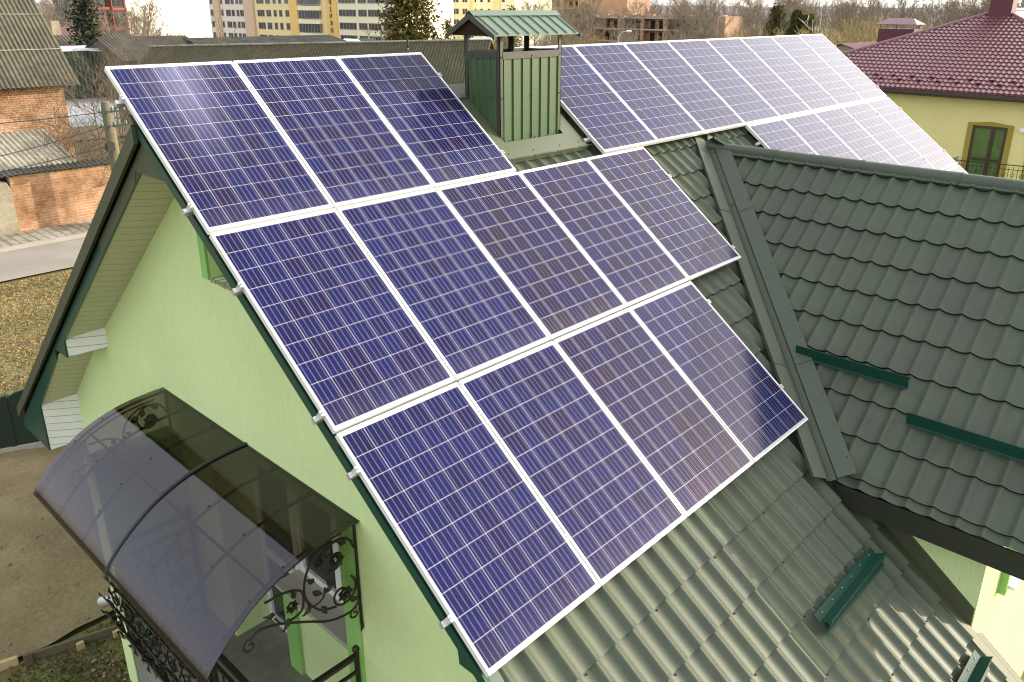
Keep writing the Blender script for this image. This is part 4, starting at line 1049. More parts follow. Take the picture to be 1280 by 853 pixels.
# blue tarpaulin heap
mb = sheet(13.0, 15.4, 37.6, 40.2, -5.9, 22, 22, .22, 17); single('tarpaulin', mb, M['tarp'], 'crumpled bright blue tarpaulin lying in the neighbour yard', 'tarpaulin', (14.2, 38.9, -5.9), fix=False)
mb = MB(); mb.box((10.6, 33.5, G), (13.2, 35.5, -5.3)); mb.prism([(10.4, 33.3, -5.3), (13.4, 33.3, -5.3), (13.4, 34.5, -4.9), (10.4, 34.5, -4.9)], (0, 0, .05)); mb.prism([(10.4, 35.7, -5.3), (13.4, 35.7, -5.3), (13.4, 34.5, -4.9), (10.4, 34.5, -4.9)], (0, 0, .05))
single('kennel_shed', mb, M['wood_old'], 'small dark wooden shed behind the brick shed corner', 'shed', (11.9, 34.5, G))
# pole
pl = thing('utility_pole', 'mossy concrete utility pole with insulators behind the house gable', 'pole', (7.25, 19.9, G))
mb = MB(); mb.tube([(7.25, 19.9, G), (7.25, 19.9, -2.42), (7.25, 19.9, -2.30)], [.19, .16, .11], 8); part('post', mb, M['pole'], pl)
mb = MB()
for z in (-2.62, -3.05): mb.box((6.95, 19.74, z), (7.75, 19.79, z + .05))
part('crossarm', mb, M['black_rub'], pl)
for z in (-2.57, -3.0):
    for x in (7.0, 7.36, 7.7):
        mb = MB(); mb.tube([(x, 19.76, z), (x, 19.76, z + .05), (x, 19.76, z + .1)], [.03, .04, .025], 8); part('insulator', mb, M['ceramic'], pl)
mb = MB(); mb.box((6.98, 19.6, -3.75), (7.2, 19.76, -3.5)); part('junction_box', mb, M['black_rub'], pl)
def wire(a, b, sag, label, r_=.012):
    a, b = Vector(a), Vector(b); mb = MB()
    mb.tube([a + (b - a) * (i / 14) - Vector((0, 0, sag * 4 * (i/14) * (1 - i/14))) for i in range(15)], r_, 4)
    single('overhead_wire', mb, M['black_rub'], label, 'wire', a, 'overhead wires from the concrete pole')
wire((7.0, 19.76, -3.02), (-4, 19.4, -3.4), .55, 'overhead wire sagging lowest from the pole across the street')
wire((7.1, 19.7, -3.6), (-3, 20.6, -4.2), .3, 'thick cable running from the pole box above the brick wall')
wire((7.0, 19.76, -2.6), (-6, 20.2, -2.2), .25, 'upper overhead wire crossing the brick shed front')
wire((7.36, 19.76, -2.5), (40, 24, -2.4), .5, 'overhead wire leaving the pole behind the house')

# green corrugated shed
gs = thing('green_shed', 'long dark green corrugated shed with white flat roof edge', 'shed', (22, 62, G))
m_ = corr((17.8, 60.5, G), (9.2, 0, 0), (0, 0, 3.5), .28, .03); part('wall', m_, M['greenshed'], gs, fix=False)
mb = MB(); mb.box((17.6, 60.2, -2.72), (27.6, 66, -2.58)); part('roof', mb, M['whitemetal'], gs)
mb = MB(); mb.prism([(21.5, 60.0, -2.75), (27.6, 59.0, -3.05), (27.6, 60.4, -2.95), (21.5, 60.4, -2.72)], (0, 0, .06)); part('canopy_strip', mb, M['whitemetal'], gs)
# long brown roofed shed
def gable_building(name, label, x0, x1, y0, y1, zb, ze, zr, mroof, mwall, pitch=.18, cat='shed', group=None, over=.3, axis='x'):
    t = thing(name, label, cat, ((x0 + x1) / 2, (y0 + y1) / 2, zb), group)
    ym = (y0 + y1) / 2
    mb = MB(); mb.box((x0, y0, zb), (x1, y1, ze)); mb.prism([(x0, y0, ze), (x0, y1, ze), (x0, ym, zr - .1)], (.2, 0, 0)); mb.prism([(x1 - .2, y0, ze), (x1 - .2, y1, ze), (x1 - .2, ym, zr - .1)], (.2, 0, 0)); part('wall', mb, mwall, t)
    k = (zr - ze) / (ym - y0)
    part('roof', corr((x0 - over, y0 - over, ze - over * k), (x1 - x0 + 2*over, 0, 0), (0, ym - y0 + over, zr - ze + over * k), pitch, pitch * .14), mroof, t, fix=False)
    part('roof', corr((x0 - over, y1 + over, ze - over * k), (x1 - x0 + 2*over, 0, 0), (0, -(ym - y0 + over), zr - ze + over * k), pitch, pitch * .14), mroof, t, fix=False)
    return t
# ridge from (19.5,42.5) to (30.3,28.2): turned building, built along its own axis
A0, A1 = Vector((19.2, 44.2, -1.85)), Vector((31.2, 27.4, -1.28))
ld = (A1 - A0); ln = Vector((-ld.y, ld.x, 0)).normalized(); ln = ln if ln.dot(Vector((-1, -1, 0))) > 0 else -ln
lb_ = thing('long_shed', 'long shed with mossy brown corrugated roof behind the solar panels', 'shed', (A0.x, A0.y, G))
dn_ = ln * 4.2 + Vector((0, 0, -2.6))
part('roof', corr(A0, ld, dn_, .18, .025), M['slate_long'], lb_, fix=False)
part('roof', corr(A0, ld, -ln * 4.2 + Vector((0, 0, -2.6)), .18, .025), M['slate_long'], lb_, fix=False)
mb = MB()
q0 = A0 + ln * 3.9; q1 = A0 - ln * 3.9
for base, off in ((A0, ld.normalized() * .3), (A1, -ld.normalized() * .3)):
    b = base + off; mb.prism([b + ln*3.9 + Vector((0, 0, -2.55)), b - ln*3.9 + Vector((0, 0, -2.55)), b + Vector((0, 0, -.08))], ld.normalized() * .1)
    mb.prism([b + ln*3.9 + Vector((0, 0, -2.55)), b - ln*3.9 + Vector((0, 0, -2.55)), b - ln*3.9 + Vector((0, 0, -7)), b + ln*3.9 + Vector((0, 0, -7))], ld.normalized() * .1)
for s in (1, -1):
    a = A0 + ln * 3.9 * s + Vector((0, 0, -2.5)); mb.prism([a, a + ld, a + ld + Vector((0, 0, -4.6)), a + Vector((0, 0, -4.6))], ln * .1)
part('wall', mb, M['wood_old'], lb_)
mb = MB(); mb.tube([A0 + Vector((0, 0, .02)), A1 + Vector((0, 0, .02))], .07, 6); part('ridge', mb, M['slate_pale'], lb_)
mb = MB(); mb.tube([A1 - ld * .06 + Vector((0, 0, .06)), A1 + Vector((0, 0, .06))], .09, 6); part('ridge_end', mb, M['whitemetal'], lb_)
pp = thing('chimney_pipe', 'thin black and white flue pipe on the long brown roof', 'pipe', (28.0, 31.0, -2.6))
mb = MB(); mb.tube([(28.0, 30.9, -2.8), (28.0, 30.9, -1.75)], .05, 8); part('pipe', mb, M['whitemetal'], pp)
mb = MB(); mb.tube([(28.0, 30.9, -1.75), (28.0, 30.9, -1.3)], .055, 8); mb.ball((28.0, 30.9, -1.26), .1, .1, .03, 8, 4); part('cowl', mb, M['black_rub'], pp)
# sheds further back
gable_building('grey_roof_shed', 'grey roofed barn with brown verge in front of the blank white wall', 22.2, 28.4, 55.5, 64, -6.4, -3.2, -1.75, M['slate_dark'], M['wood_old'], .25)
t = gable_building('wide_barn', 'wide barn with grey roof and white gable end before the apartments', 28.5, 41.5, 52, 66, -9, -3.2, -1.95, M['slate_dark'], M['whitemetal'], .25)
gable_building('far_barn', 'low barn with pale brown roof left of the spruce', 22.5, 30, 70, 78, -6.4, -3.4, -2.0, M['slate_shed'], M['conc_old'], .3)
t = gable_building('far_red_house', 'far red roofed house between shed roof and spruce', 26.0, 31.5, 84, 92, -6.4, -3.2, -1.6, M['cherry'], M['conc_old'], .3, 'house')
mb = MB(); mb.box((27.6, 86, -2.4), (28.4, 87, -1.0)); part('chimney', mb, M['conc_old'], t)
t = gable_building('green_roof_house', 'low house with dark green roof and white dormer before the yellow block', 40.6, 46.2, 56.5, 61, -9.2, -3.2, -2.35, M['greenshed'], M['cream'], .3, 'house')
mb = MB(); mb.box((42.2, 56.0, -3.1), (43.3, 57.6, -2.6)); mb.prism([(42.2, 56.0, -2.6), (43.3, 56.0, -2.6), (42.75, 56.0, -2.25)], (0, 2.0, 0)); part('dormer', mb, M['whitemetal'], t)

# ================================================================== FAR BUILDINGS
def facade_x(t, x, wins, mframe, mpane, depth=.12):
    """windows on a wall facing -x: (ya, yb, za, zb)"""
    for (ya, yb, za, zb) in wins:
        y0, y1 = min(ya, yb), max(ya, yb); n = max(1, round((y1 - y0) / 1.1)); mb = MB(); fw = .10
        mb.box((x - .06, y0, za), (x + .05, y1, za + fw)); mb.box((x - .06, y0, zb - fw), (x + .05, y1, zb))
        for i in range(n + 1):
            y = y0 + (y1 - y0 - fw) * i / n; mb.box((x - .06, y, za + fw), (x + .05, y + fw, zb - fw))
        wo_ = part('window', mb, mframe, t, fix=False)
        mb = MB(); mb.box((x - .02, y0 + .05, za + .05), (x - .005, y1 - .05, zb - .05)); part('pane', mb, mpane, wo_, fix=False)
def facade_y(t, y, wins, mframe, mpane):
    for (xa, xb, za, zb) in wins:
        mb = MB(); fw = .1; mb.box((xa, y - .06, za), (xb, y + .05, za + fw)); mb.box((xa, y - .06, zb - fw), (xb, y + .05, zb)); mb.box((xa, y - .06, za), (xa + fw, y + .05, zb)); mb.box((xb - fw, y - .06, za), (xb, y + .05, zb)); mb.box(((xa+xb)/2 - .05, y - .06, za), ((xa+xb)/2 + .05, y + .05, zb))
        wo_ = part('window', mb, mframe, t, fix=False)
        mb = MB(); mb.box((xa + .05, y - .02, za + .05), (xb - .05, y - .005, zb - .05)); part('pane', mb, mpane, wo_, fix=False)
M['farpane'] = mat('far_window_glass', (.06, .068, .08), rough=.1, spec=.6, var=.5, vscale=.35)
M['farframe'] = mat('far_window_frame', (.34, .31, .28), rough=.5)
ZG = -9.3
t = thing('apartment_block', 'pale pink apartment block with beige bands beside the white wall', 'apartment block', (106, 185, ZG))
mb = MB(); mb.box((100, 174.35, ZG), (114, 195.8, 13)); part('wall', mb, M['pink'], t)
mb = MB(); mb.box((99.6, 190.4, ZG), (100.0, 193.4, 13)); part('band', mb, M['beige'], t); mb = MB(); mb.box((99.5, 174.4, ZG), (100.0, 178.6, 13)); part('band', mb, M['beige'], t)
FLR = [(3.6, 5.1), (.98, 2.47), (-1.74, -.25), (-4.4, -2.92), (-7.0, -5.55)]
facade_x(t, 100, [(a, b, z0, z1) for z0, z1 in FLR for a, b in ((195.4, 193.6), (190.1, 189.1), (187.8, 185.5), (185.1, 183.6), (182.8, 181.5), (181.1, 179.1))], M['farframe'], M['farpane'])
t = thing('apartment_block', 'yellow apartment block with glazed balconies and a vertical sign', 'apartment block', (106, 148, ZG))
mb = MB(); mb.box((100, 145.3, ZG), (114, 174.3, 13)); part('wall', mb, M['yellow'], t)
mb = MB(); mb.box((100.01, 121.6, ZG), (114, 145.29, 12.4)); part('wall', mb, M['paleyel'], t, 'pale yellow right half of the wall')
mb = MB(); mb.box((99.6, 156.0, ZG), (100.0, 159.2, 13)); part('band', mb, M['orange'], t); mb = MB(); mb.box((99.7, 141.6, ZG), (100.0, 145.2, 13)); part('band', mb, M['orange'], t)
facade_x(t, 100, [(a, b, z0, z1) for z0, z1 in [(3.7, 5.15), (1.07, 2.5), (-1.65, -.2), (-4.4, -2.92), (-7, -5.6)] for a, b in ((173.2, 170.1), (169.3, 167.3), (166.2, 164.9), (163.9, 162.6), (161.3, 159.4))], M['farframe'], M['farpane'])
facade_x(t, 99.5, [(155.3, 147.4, z0, z1) for z0, z1 in [(3.46, 5.19), (.87, 2.59), (-1.9, -.09), (-4.74, -2.78), (-7.3, -5.56)]], M['farframe'], M['farpane'])
mb = MB()
for z in (2.9, .2, -2.5, -5.3): mb.box((99.4, 147.2, z - .45), (100, 155.6, z + .45))
part('balcony_front', mb, M['paleyel'], t)
facade_x(t, 100, [(a, b, z0, z1) for z0, z1 in [(3.6, 4.95), (1.16, 2.5), (-1.32, 0), (-3.85, -2.52), (-6.2, -4.95)] for a, b in ((141.0, 135.2), (134.4, 131.6), (131.2, 127.2), (126.5, 123.0))], M['farframe'], M['farpane'])
tcv = []
try:
    mb = MB()
    for ch_, z in (('Р', 1.35), ('І', -.02), ('Ч', -1.3), ('К', -2.65), ('О', -4.1), ('В', -5.6)):
        cu = bpy.data.curves.new('letter', 'FONT'); cu.body = ch_; cu.size = 1.25; cu.extrude = .05; cu.align_x = 'CENTER'
        to = bpy.data.objects.new('letter', cu); col.objects.link(to)
        dg = bpy.context.evaluated_depsgraph_get(); me = bpy.data.meshes.new_from_object(to.evaluated_get(dg))
        # the sign reads mirrored in the picture: glyph x runs towards +y
        mb.add([(99.55 - v.co.z, 143.4 + v.co.x, z + v.co.y - .45) for v in me.vertices], [tuple(p.vertices) for p in me.polygons])
        bpy.data.objects.remove(to); bpy.data.meshes.remove(me); bpy.data.curves.remove(cu)
    part('sign_lettering', mb, M['letter'], t)
except Exception as ex: print('text', ex)
t = thing('apartment_block', 'far pale yellow apartment block behind the tall conifer', 'apartment block', (136, 140, ZG))
mb = MB(); mb.box((130, 119.8, ZG), (142, 160, 12)); part('wall', mb, M['paleyel'], t)
mb = MB(); mb.box((129.7, 124.0, ZG), (130, 126.2, 12)); part('band', mb, M['yellow'], t); mb = MB(); mb.box((129.7, 132.9, ZG), (130, 133.6, 12)); part('band', mb, M['yellow'], t)
facade_x(t, 130, [(a, b, z0, z1) for z0, z1 in [(4.2, 5.4), (1.5, 2.6), (-1.0, .33), (-3.2, -2.0)] for a, b in ((147.3, 146.0), (142.9, 140.8), (139.4, 137.3), (136.2, 134.4), (132.2, 131.5), (130.4, 129.4), (128.1, 127.1), (123.6, 122.6))], M['whitemetal'], M['farpane'])
t = thing('white_hall', 'tall blank cream white building between grey block and pink block', 'building', (59.6, 140, ZG))
mb = MB(); mb.box((52.6, 130, ZG), (66.6, 150, 12)); part('wall', mb, M['cream'], t)
mb = MB(); mb.box((66.61, 130.3, ZG), (66.8, 149, 12)); part('edge_pipe', mb, M['gutter'], t)
t = thing('office_block', 'anthracite building with red window bands left of the white wall', 'building', (46, 124, ZG))
mb = MB(); mb.box((43.4, 120, ZG), (48.9, 132, 8)); part('wall', mb, M['anth'], t)
mb = MB()
for z in (2.6, -.05, -2.75, -5.4): mb.box((43.4, 119.85, z), (46.6, 119.99, z + .32)); mb.box((47.0, 119.85, z - .1), (48.95, 119.99, z + .22))
mb.box((45.6, 119.8, -2.6), (45.95, 119.98, -.9)); mb.box((48.7, 119.85, ZG), (48.9, 119.98, 8)); mb.box((46.9, 119.86, ZG), (47.0, 119.98, 8))
part('red_trim', mb, M['redtrim'], t)
mb = MB(); mb.box((46.2, 119.9, ZG), (46.85, 119.99, 8)); part('dark_recess', mb, M['void'], t)
facade_y(t, 120, [(x, x + w_, z, z + 1.55) for z in (.5, -2.2, -5.0) for x, w_ in ((44.1, 1.0), (45.25, .3), (47.2, .35), (47.85, .75))], M['gutter'], M['farpane'])

def shell(name, label, x, y0, y1, zb, floors, bays, right_end, zt, m=M['bare_brick_tall']):
    t = thing(name, label, 'building', (x, (y0 + y1) / 2, zb))
    mb = MB(); mb.box((x + 1.5, y0, zb), (x + 12, y1, zt)); 
    ym = sorted(bays)
    for (a, b) in bays: mb.box((x, a, zb), (x + 1.5, b, zt))
    part('brickwork', mb, m, t)
    mb = MB()
    for z in floors: mb.box((x - .1, y0, z), (x + 1.5, y1, z + .28))
    part('slab', mb, M['slab'], t)
    mb = MB(); r_ = random.Random(int(x))
    for i in range(60):
        y = r_.uniform(y0, y1); mb.box((x + .2 + r_.random(), y, zt), (x + 1.6, y + r_.uniform(.4, 1.4), zt + r_.uniform(.2, .75)))
    part('ragged_top', mb, M['bare_brick'], t)
    return t
t = shell('brick_shell', 'unfinished low brick building with open floors behind the panels', 150, 83.4, 116, -10, (-1.6, -4.0, -6.6), [(83.4, 84.4), (94.0, 95.2), (88.9, 90.9), (100.2, 101.0), (106.0, 107.2)], None, -1.3)
for z0 in (-3.7, -6.2):
    for y0 in (85.3, 87.2, 91.4, 92.6, 96, 98.2, 102, 104.3, 108.2, 110.5):
        mb = MB(); mb.box((151.38, y0, z0), (151.49, y0 + 1.1, z0 + 1.75)); part('opening', mb, M['void'], t)
mb = MB(); mb.box((150.2, 80.5, -10), (158, 83.39, -1.0)); part('end_wall', mb, M['bare_brick'], t, 'sunlit orange end wall')
t = shell('brick_shell', 'taller unfinished brick building behind the chimney cap', 170, 131, 158.6, -10, (2.9, .3, -2.4, -5.2), [(131, 135.2), (140.0, 147.5), (152, 153.5)], None, 9)
for z0 in (3.3, .75, -2.0, -4.8):
    for y0 in (136.2, 138.2, 141.5, 144.8, 148.4, 150.2, 154.4, 156.6):
        mb = MB(); xx = 169.95 if 140 < y0 < 147.4 else 171.4; mb.box((xx, y0, z0), (xx + .09, y0 + 1.1, z0 + 1.6)); part('opening', mb, M['void'], t)
mb = MB(); mb.box((170.1, 119.5, -10), (180, 130.99, 8)); part('end_wall', mb, M['bare_brick'], t, 'sunlit bare end wall')

# ---- yellow house on the right
yh = thing('yellow_house', 'yellow house with cherry red tile hip roof at the right', 'house', (42, 4, -9.2))
ex, ez = 34.3, -2.75; ap = Vector((42.4, 4.4, .44)); ya_, yb_ = 12.6, -3.8
mb = MB(); mb.box((34.9, yb_ + .6, -9.2), (50, ya_ - .6, ez + .05)); part('wall', mb, M['yellow_plaster'], yh)
fl = Vector((8.1, 0, 3.19)); Ls = fl.length; fv = -fl.normalized(); fn = Vector((-3.19, 0, 8.1)).normalized()
mb = MB()
def vy(u):                                            # u along -y from the apex
    y = ap.y - u
    k = (ya_ - y) / (ya_ - ap.y) if y > ap.y else (y - yb_) / (ap.y - yb_)
    return (Ls * (1 - max(0, min(1, k))), Ls)
tiles(mb, (ap.x, ap.y, ap.z), (0, -1, 0), fv, fn, -(ya_ - ap.y), ap.y - yb_, vy, .05, pitch=.21, step=.36, A=.06, st=.045, sub=8)
part('roof_slope', mb, M['cherry'], yh, fix=False)
mb = MB()
mb.add([ap, (56, 4.4, ap.z), (58, ya_, ez), (ex, ya_, ez)], [(0, 1, 2, 3)]); mb.add([ap, (56, 4.4, ap.z), (58, yb_, ez), (ex, yb_, ez)], [(0, 1, 2, 3)])
part('roof_slope', mb, M['cherry'], yh)
mb = MB(); mb.tube([ap, (ex, ya_, ez + .03)], .11, 8); mb.tube([ap, (ex, yb_, ez + .03)], .11, 8); mb.tube([ap, (56, 4.4, ap.z)], .11, 8); part('hip_cap', mb, M['cherry'], yh)
mb = MB(); mb.box((ex - .13, yb_, ez - .13), (ex + .02, ya_, ez - .02)); mb.box((ex - .02, yb_, ez - .22), (ex + .6, ya_, ez - .14)); part('gutter', mb, M['gutter'], yh)
for k in range(12):
    y = 7.6 - .78 * k
    for dv_ in (.75, 1.1):
        q = Vector((ex, y + (.38 if dv_ > 1 else 0), ez)) - fv * dv_ + fn * .02
        mb = MB(); mb.prism([q, q + Vector((0, .16, 0)), q + Vector((0, .16, 0)) + fn * .09, q + fn * .09], fv * .02); mb.prism([q + fn*.09, q + Vector((0, .16, 0)) + fn*.09, q + Vector((0, .16, 0)) - fv*.12, q - fv*.12], fn * .01)
        part('snow_hook', mb, M['cherry_dk'], yh)
for nm, (c0, c1, c2_, c3), zb, zt in (('chimney', (40.6, 41.6, 7.7, 9.4), -1.9, -.46), ('chimney', (41.6, 42.4, 3.85, 4.8), .1, 1.6)):
    mb = MB(); mb.box((c0, c2_, zb), (c1, c3, zt)); c = part(nm, mb, M['cherry_dk'], yh)
    mb = MB()
    for x in (c0 + .03, c1 - .06):
        for y in (c2_ + .03, (c2_ + c3) / 2, c3 - .06): mb.box((x, y, zt), (x + .03, y + .03, zt + .22))
    part('post', mb, M['cherry_dk'], c)
    mb = MB(); xm = (c0 + c1) / 2
    for s in (-1, 1): mb.prism([(xm, c2_ + .25, zt + .48), (xm, c3 - .25, zt + .48), (xm + s * .68, c3 + .14, zt + .2), (xm + s * .68, c2_ - .14, zt + .2)], (0, 0, .02))
    mb.prism([(xm, c2_ + .25, zt + .48), (xm + .68, c2_ - .14, zt + .2), (xm - .68, c2_ - .14, zt + .2)], (0, 0, .02)); mb.prism([(xm, c3 - .25, zt + .48), (xm + .68, c3 + .14, zt + .2), (xm - .68, c3 + .14, zt + .2)], (0, 0, .02))
    part('chimney_cap', mb, M['cherry'], c)
XH = 34.9
mb = MB(); mb.box((XH - .05, 2.86, -6.2), (XH - .001, 3.06, -3.94)); mb.box((XH - .05, 1.36, -6.2), (XH - .001, 1.56, -3.94))
mb.prism([(XH - .05, 1.56, -4.04), (XH - .05, 2.86, -4.04), (XH - .05, 2.86, -3.94), (XH - .05, 2.2, -3.86), (XH - .05, 1.56, -3.94)], (.049, 0, 0)); part('door_surround', mb, M['olive'], yh)
mb = MB(); frame(mb, XH - .04, 1.565, 2.855, -6.2, -4.045, .10, .038); mb.box((XH - .04, 2.0, -6.1), (XH - .003, 2.16, -4.14)); mb.box((XH - .039, 1.66, -5.45), (XH - .004, 2.76, -5.36))
d_ = part('door', mb, M['brown_pvc'], yh)
mb = MB(); mb.box((XH - .02, 1.66, -6.1), (XH - .012, 2.76, -4.14)); part('pane', mb, M['curtain'], d_)
mb = MB(); mb.box((33.9, -.6, -6.4), (XH - .002, 3.3, -6.2)); bal = part('balcony', mb, M['yellow_plaster'], yh)
mb = MB()
mb.tube([(33.95, 3.2, -5.40), (33.95, -.6, -5.32)], .02, 5); mb.tube([(33.95, 3.2, -6.12), (33.95, -.6, -6.12)], .015, 5); mb.tube([(33.95, 3.2, -5.58), (33.95, -.6, -5.5)], .012, 5)
mb.tube([(33.95, 3.2, -5.40), (34.85, 3.2, -5.4)], .02, 5); mb.tube([(33.95, 3.2, -6.2), (33.95, 3.2, -5.3)], .025, 5)
for i in range(23):
    y = 3.2 - .165 * i; mb.tube([(33.95, y, -6.12), (33.95, y, -5.42)], .010, 4)
    if i % 2 == 0: mb.tube([(33.95, y + .07 * math.cos(a / 8 * 6.283), -5.75 + .07 * math.sin(a / 8 * 6.283)) for a in range(9)], .010, 4)
for i in range(6): mb.tube([(33.95 + .16 * i, 3.2, -6.12), (33.95 + .16 * i, 3.2, -5.42)], .010, 4)
part('balustrade', mb, M['iron'], bal, fix=False)
mb = MB(); mb.ball((XH - .05, 1.05, -4.1), .05, .12, .12, 8, 5); part('wall_light', mb, M['bulb'], yh)
mb = MB(); mb.box((XH - .05, .55, -6.2), (XH - .001, .75, -4.6)); part('window_surround', mb, M['olive'], yh)
t = gable_building('red_roof_annex', 'low far building with dark red roof behind the yellow house hip', 58, 68, 15.0, 21.5, -9.2, -2.9, -1.9, M['cherry'], M['conc_old'], .3, 'building')

# ================================================================== TREES
def twig_tree(seed, h, r0, spread=.55, nl=9, nb=5, nt=5, thin=1.0, up=.55, levels=3, droop=0.):
    r = random.Random(seed); tr = MB(); cr = MB()
    pts = []; p = Vector((0, 0, 0)); d = Vector((0, 0, 1))
    n = 7
    for i in range(n + 1):
        pts.append(p.copy()); d = (d + Vector((r.uniform(-.12, .12), r.uniform(-.12, .12), 0))).normalized(); p = p + d * (h * .9 / n)
    tr.tube(pts, [r0 * (1 - .85 * i / n) for i in range(n + 1)], 6)
    def branch(m, p, d, L, rad, lev, sides):
        seg = 4 if lev < 2 else 3; q = [p.copy()]; dd = d.copy(); x = p.copy()
        for i in range(seg):
            dd = (dd + Vector((r.uniform(-.2, .2), r.uniform(-.2, .2), r.uniform(-.05, .2) - droop * (i + 1) * .25))).normalized(); x = x + dd * (L / seg); q.append(x.copy())
        m.tube(q, [rad * (1 - .7 * i / seg) for i in range(seg + 1)], sides, cap=False)
        if lev >= levels: return
        k = nb if lev == 1 else nt
        for i in range(k):
            t = r.uniform(.25, 1.0); j = min(int(t * seg), seg - 1); a = q[j] + (q[j + 1] - q[j]) * (t * seg - j)
            e = Vector((r.uniform(-1, 1), r.uniform(-1, 1), r.uniform(-.3, .9))).normalized(); nd = (dd * .6 + e * .8).normalized()
            branch(m, a, nd, L * r.uniform(.35, .6), max(rad * .45, .006 * thin), lev + 1, 3)
    for i in range(nl):
        t = .22 + .75 * (i + r.random()) / nl; j = min(int(t * n), n - 1); a = pts[j] + (pts[j+1] - pts[j]) * (t * n - j)
        an = i * 2.4 + r.uniform(-.4, .4); dv = Vector((math.cos(an), math.sin(an), up + r.uniform(-.1, .4))).normalized()
        branch(cr, a, dv, h * spread * (1.05 - .6 * t) * r.uniform(.7, 1.1), r0 * .42 * (1.1 - t) + .006 * thin, 1, 4)
    return tr, cr
def make_tree(name, label, loc, seed, h, r0, mt, mc, group=None, cat='tree', **k):
    tr, cr = twig_tree(seed, h, r0, **k); t = thing(name, label, cat, loc, group)
    part('trunk', tr, mt, t, local=True, fix=False); part('crown', cr, mc, t, local=True, fix=False)
    return t
def leaf_crown(seed, h, wfun, n, s, flat=False, gaps=.0):
    r = random.Random(seed); m = MB(); cl = [(r.uniform(.05, 1), r.uniform(0, 6.28), r.uniform(.3, 1)) for _ in range(int(n / 16))]
    for (t, a, q) in cl:
        W = wfun(t)
        if r.random() < gaps: continue
        c = Vector((W * q * math.cos(a), W * q * math.sin(a), t * h))
        for _ in range(16):
            p = c + Vector((r.gauss(0, 1), r.gauss(0, 1), r.gauss(0, 1))) * (W * .16 + s)
            e = Vector((r.uniform(-1, 1), r.uniform(-1, 1), r.uniform(-1, .4))).normalized(); f = e.cross(Vector((r.uniform(-1, 1), r.uniform(-1, 1), r.uniform(-1, 1)))).normalized(); L = s * r.uniform(.6, 1.5)
            m.add([p - f * L * .35, p + e * L, p + f * L * .35, p - e * L * .5], [(0, 1, 2, 3)])
    return m
def leafy(name, label, loc, seed, h, wfun, n, s, mc, group=None, tr=.12, gaps=.0, z0=0.):
    t = thing(name, label, 'tree', loc, group); m = MB(); m.tube([(0, 0, 0), (0, 0, h * .5), (0, 0, h * .95)], [tr, tr * .7, tr * .1], 7); part('trunk', m, M['trunk'], t, local=True)
    part('crown', leaf_crown(seed, h, wfun, n, s, gaps=gaps), mc, t, local=True, fix=False); return t

# saplings close to the boundary wall
for (x, y, sd, h, lb) in ((8.2, 23.2, 1, 4.6, 'bare thin sapling right behind the concrete pole'), (9.2, 25.4, 2, 5.2, 'tall bare sapling whose top reaches the panel corner'), (7.0, 22.3, 3, 3.2, 'low bare shrub spreading over the brick wall capping'), (10.5, 27.5, 4, 5.0, 'bare sapling between shed corner and pole'), (14.0, 33.0, 5, 5.4, 'bare young tree in front of the green shed')):
    make_tree('bare_sapling', lb, (x, y, G), sd, h, .05, M['bark'], M['bark'], 'bare saplings behind the brick wall', thin=.9, spread=.55, nl=12, nb=6, nt=4, up=.75)
make_tree('bare_sapling', 'bare shrub hanging over the brick wall near the roof edge', (7.6, 21.9, G), 8, 2.6, .035, M['bark'], M['bark'], 'bare saplings behind the brick wall', thin=.8, spread=.8, nl=12, nb=6, nt=4, up=.3)
for (x, y, sd, h, lb) in ((23, 55, 11, 6.6, 'bare young tree before the blank white wall, leftmost'), (25.5, 53, 12, 6.0, 'bare young tree before the blank white wall, middle'), (27.2, 50, 13, 6.6, 'bare young tree before the blank white wall, rightmost')):
    make_tree('bare_young_tree', lb, (x, y, G), sd, h, .07, M['bark'], M['bark'], 'bare young trees before the white wall', thin=1.5, spread=.40, nl=8, nb=4, nt=3, up=1.0)
for (x, y, sd, h, lb) in ((34, 44, 14, 6.4, 'bare tree before the pink block near the barn'), (47, 62, 15, 7.6, 'bare tree beside the dark green roof before the yellow block')):
    make_tree('bare_tree', lb, (x, y, -9.0), sd, h, .09, M['bark'], M['bark'], None, thin=3, spread=.5, nl=11, nb=5, nt=5, up=.6)
for (x, y, sd, h, lb) in ((6.6, 21.75, 61, 3.0, 'dark bare shrub spilling over the middle of the brick wall'), (8.6, 24.4, 62, 4.4, 'bare thicket between the pole and the brick shed')):
    make_tree('bare_sapling', lb, (x, y, G), sd, h, .04, M['bark'], M['bark'], 'bare saplings behind the brick wall', thin=.9, spread=.75, nl=14, nb=6, nt=5, up=.35)
# conifers
spruce = lambda t: 1.75 * (1 - t) ** .8 * (.62 + .38 * abs(math.sin(t * 31)))
leafy('spruce_tree', 'tall dark spruce between red roof and anthracite building', (25.1, 70, G), 41, 10.5, spruce, 5200, .20, M['needle'], tr=.16, gaps=.15)
cyp = lambda t: 3.3 * (math.sin(math.pi * min(1, t * .9 + .12)) ** .6)
leafy('tall_conifer', 'tall golden green conifer in front of the yellow apartments', (64.3, 75, -9.2), 42, 13.5, cyp, 9500, .34, M['goldleaf'], tr=.3, gaps=.2)
con = lambda t: 1.5 * (1 - t) ** .7
leafy('small_conifer', 'slim conifer just left of the chimney cap, nearer the tall one', (66.2, 70, -9.2), 43, 8.2, lambda t: 1.1 * (1 - t) ** .5, 1700, .2, M['goldleaf'], gaps=.15)
leafy('small_conifer', 'slim conifer directly left of the chimney cap peak', (69.6, 70, -9.2), 44, 8.0, lambda t: 1.0 * (1 - t) ** .5, 1700, .2, M['goldleaf'], gaps=.15)
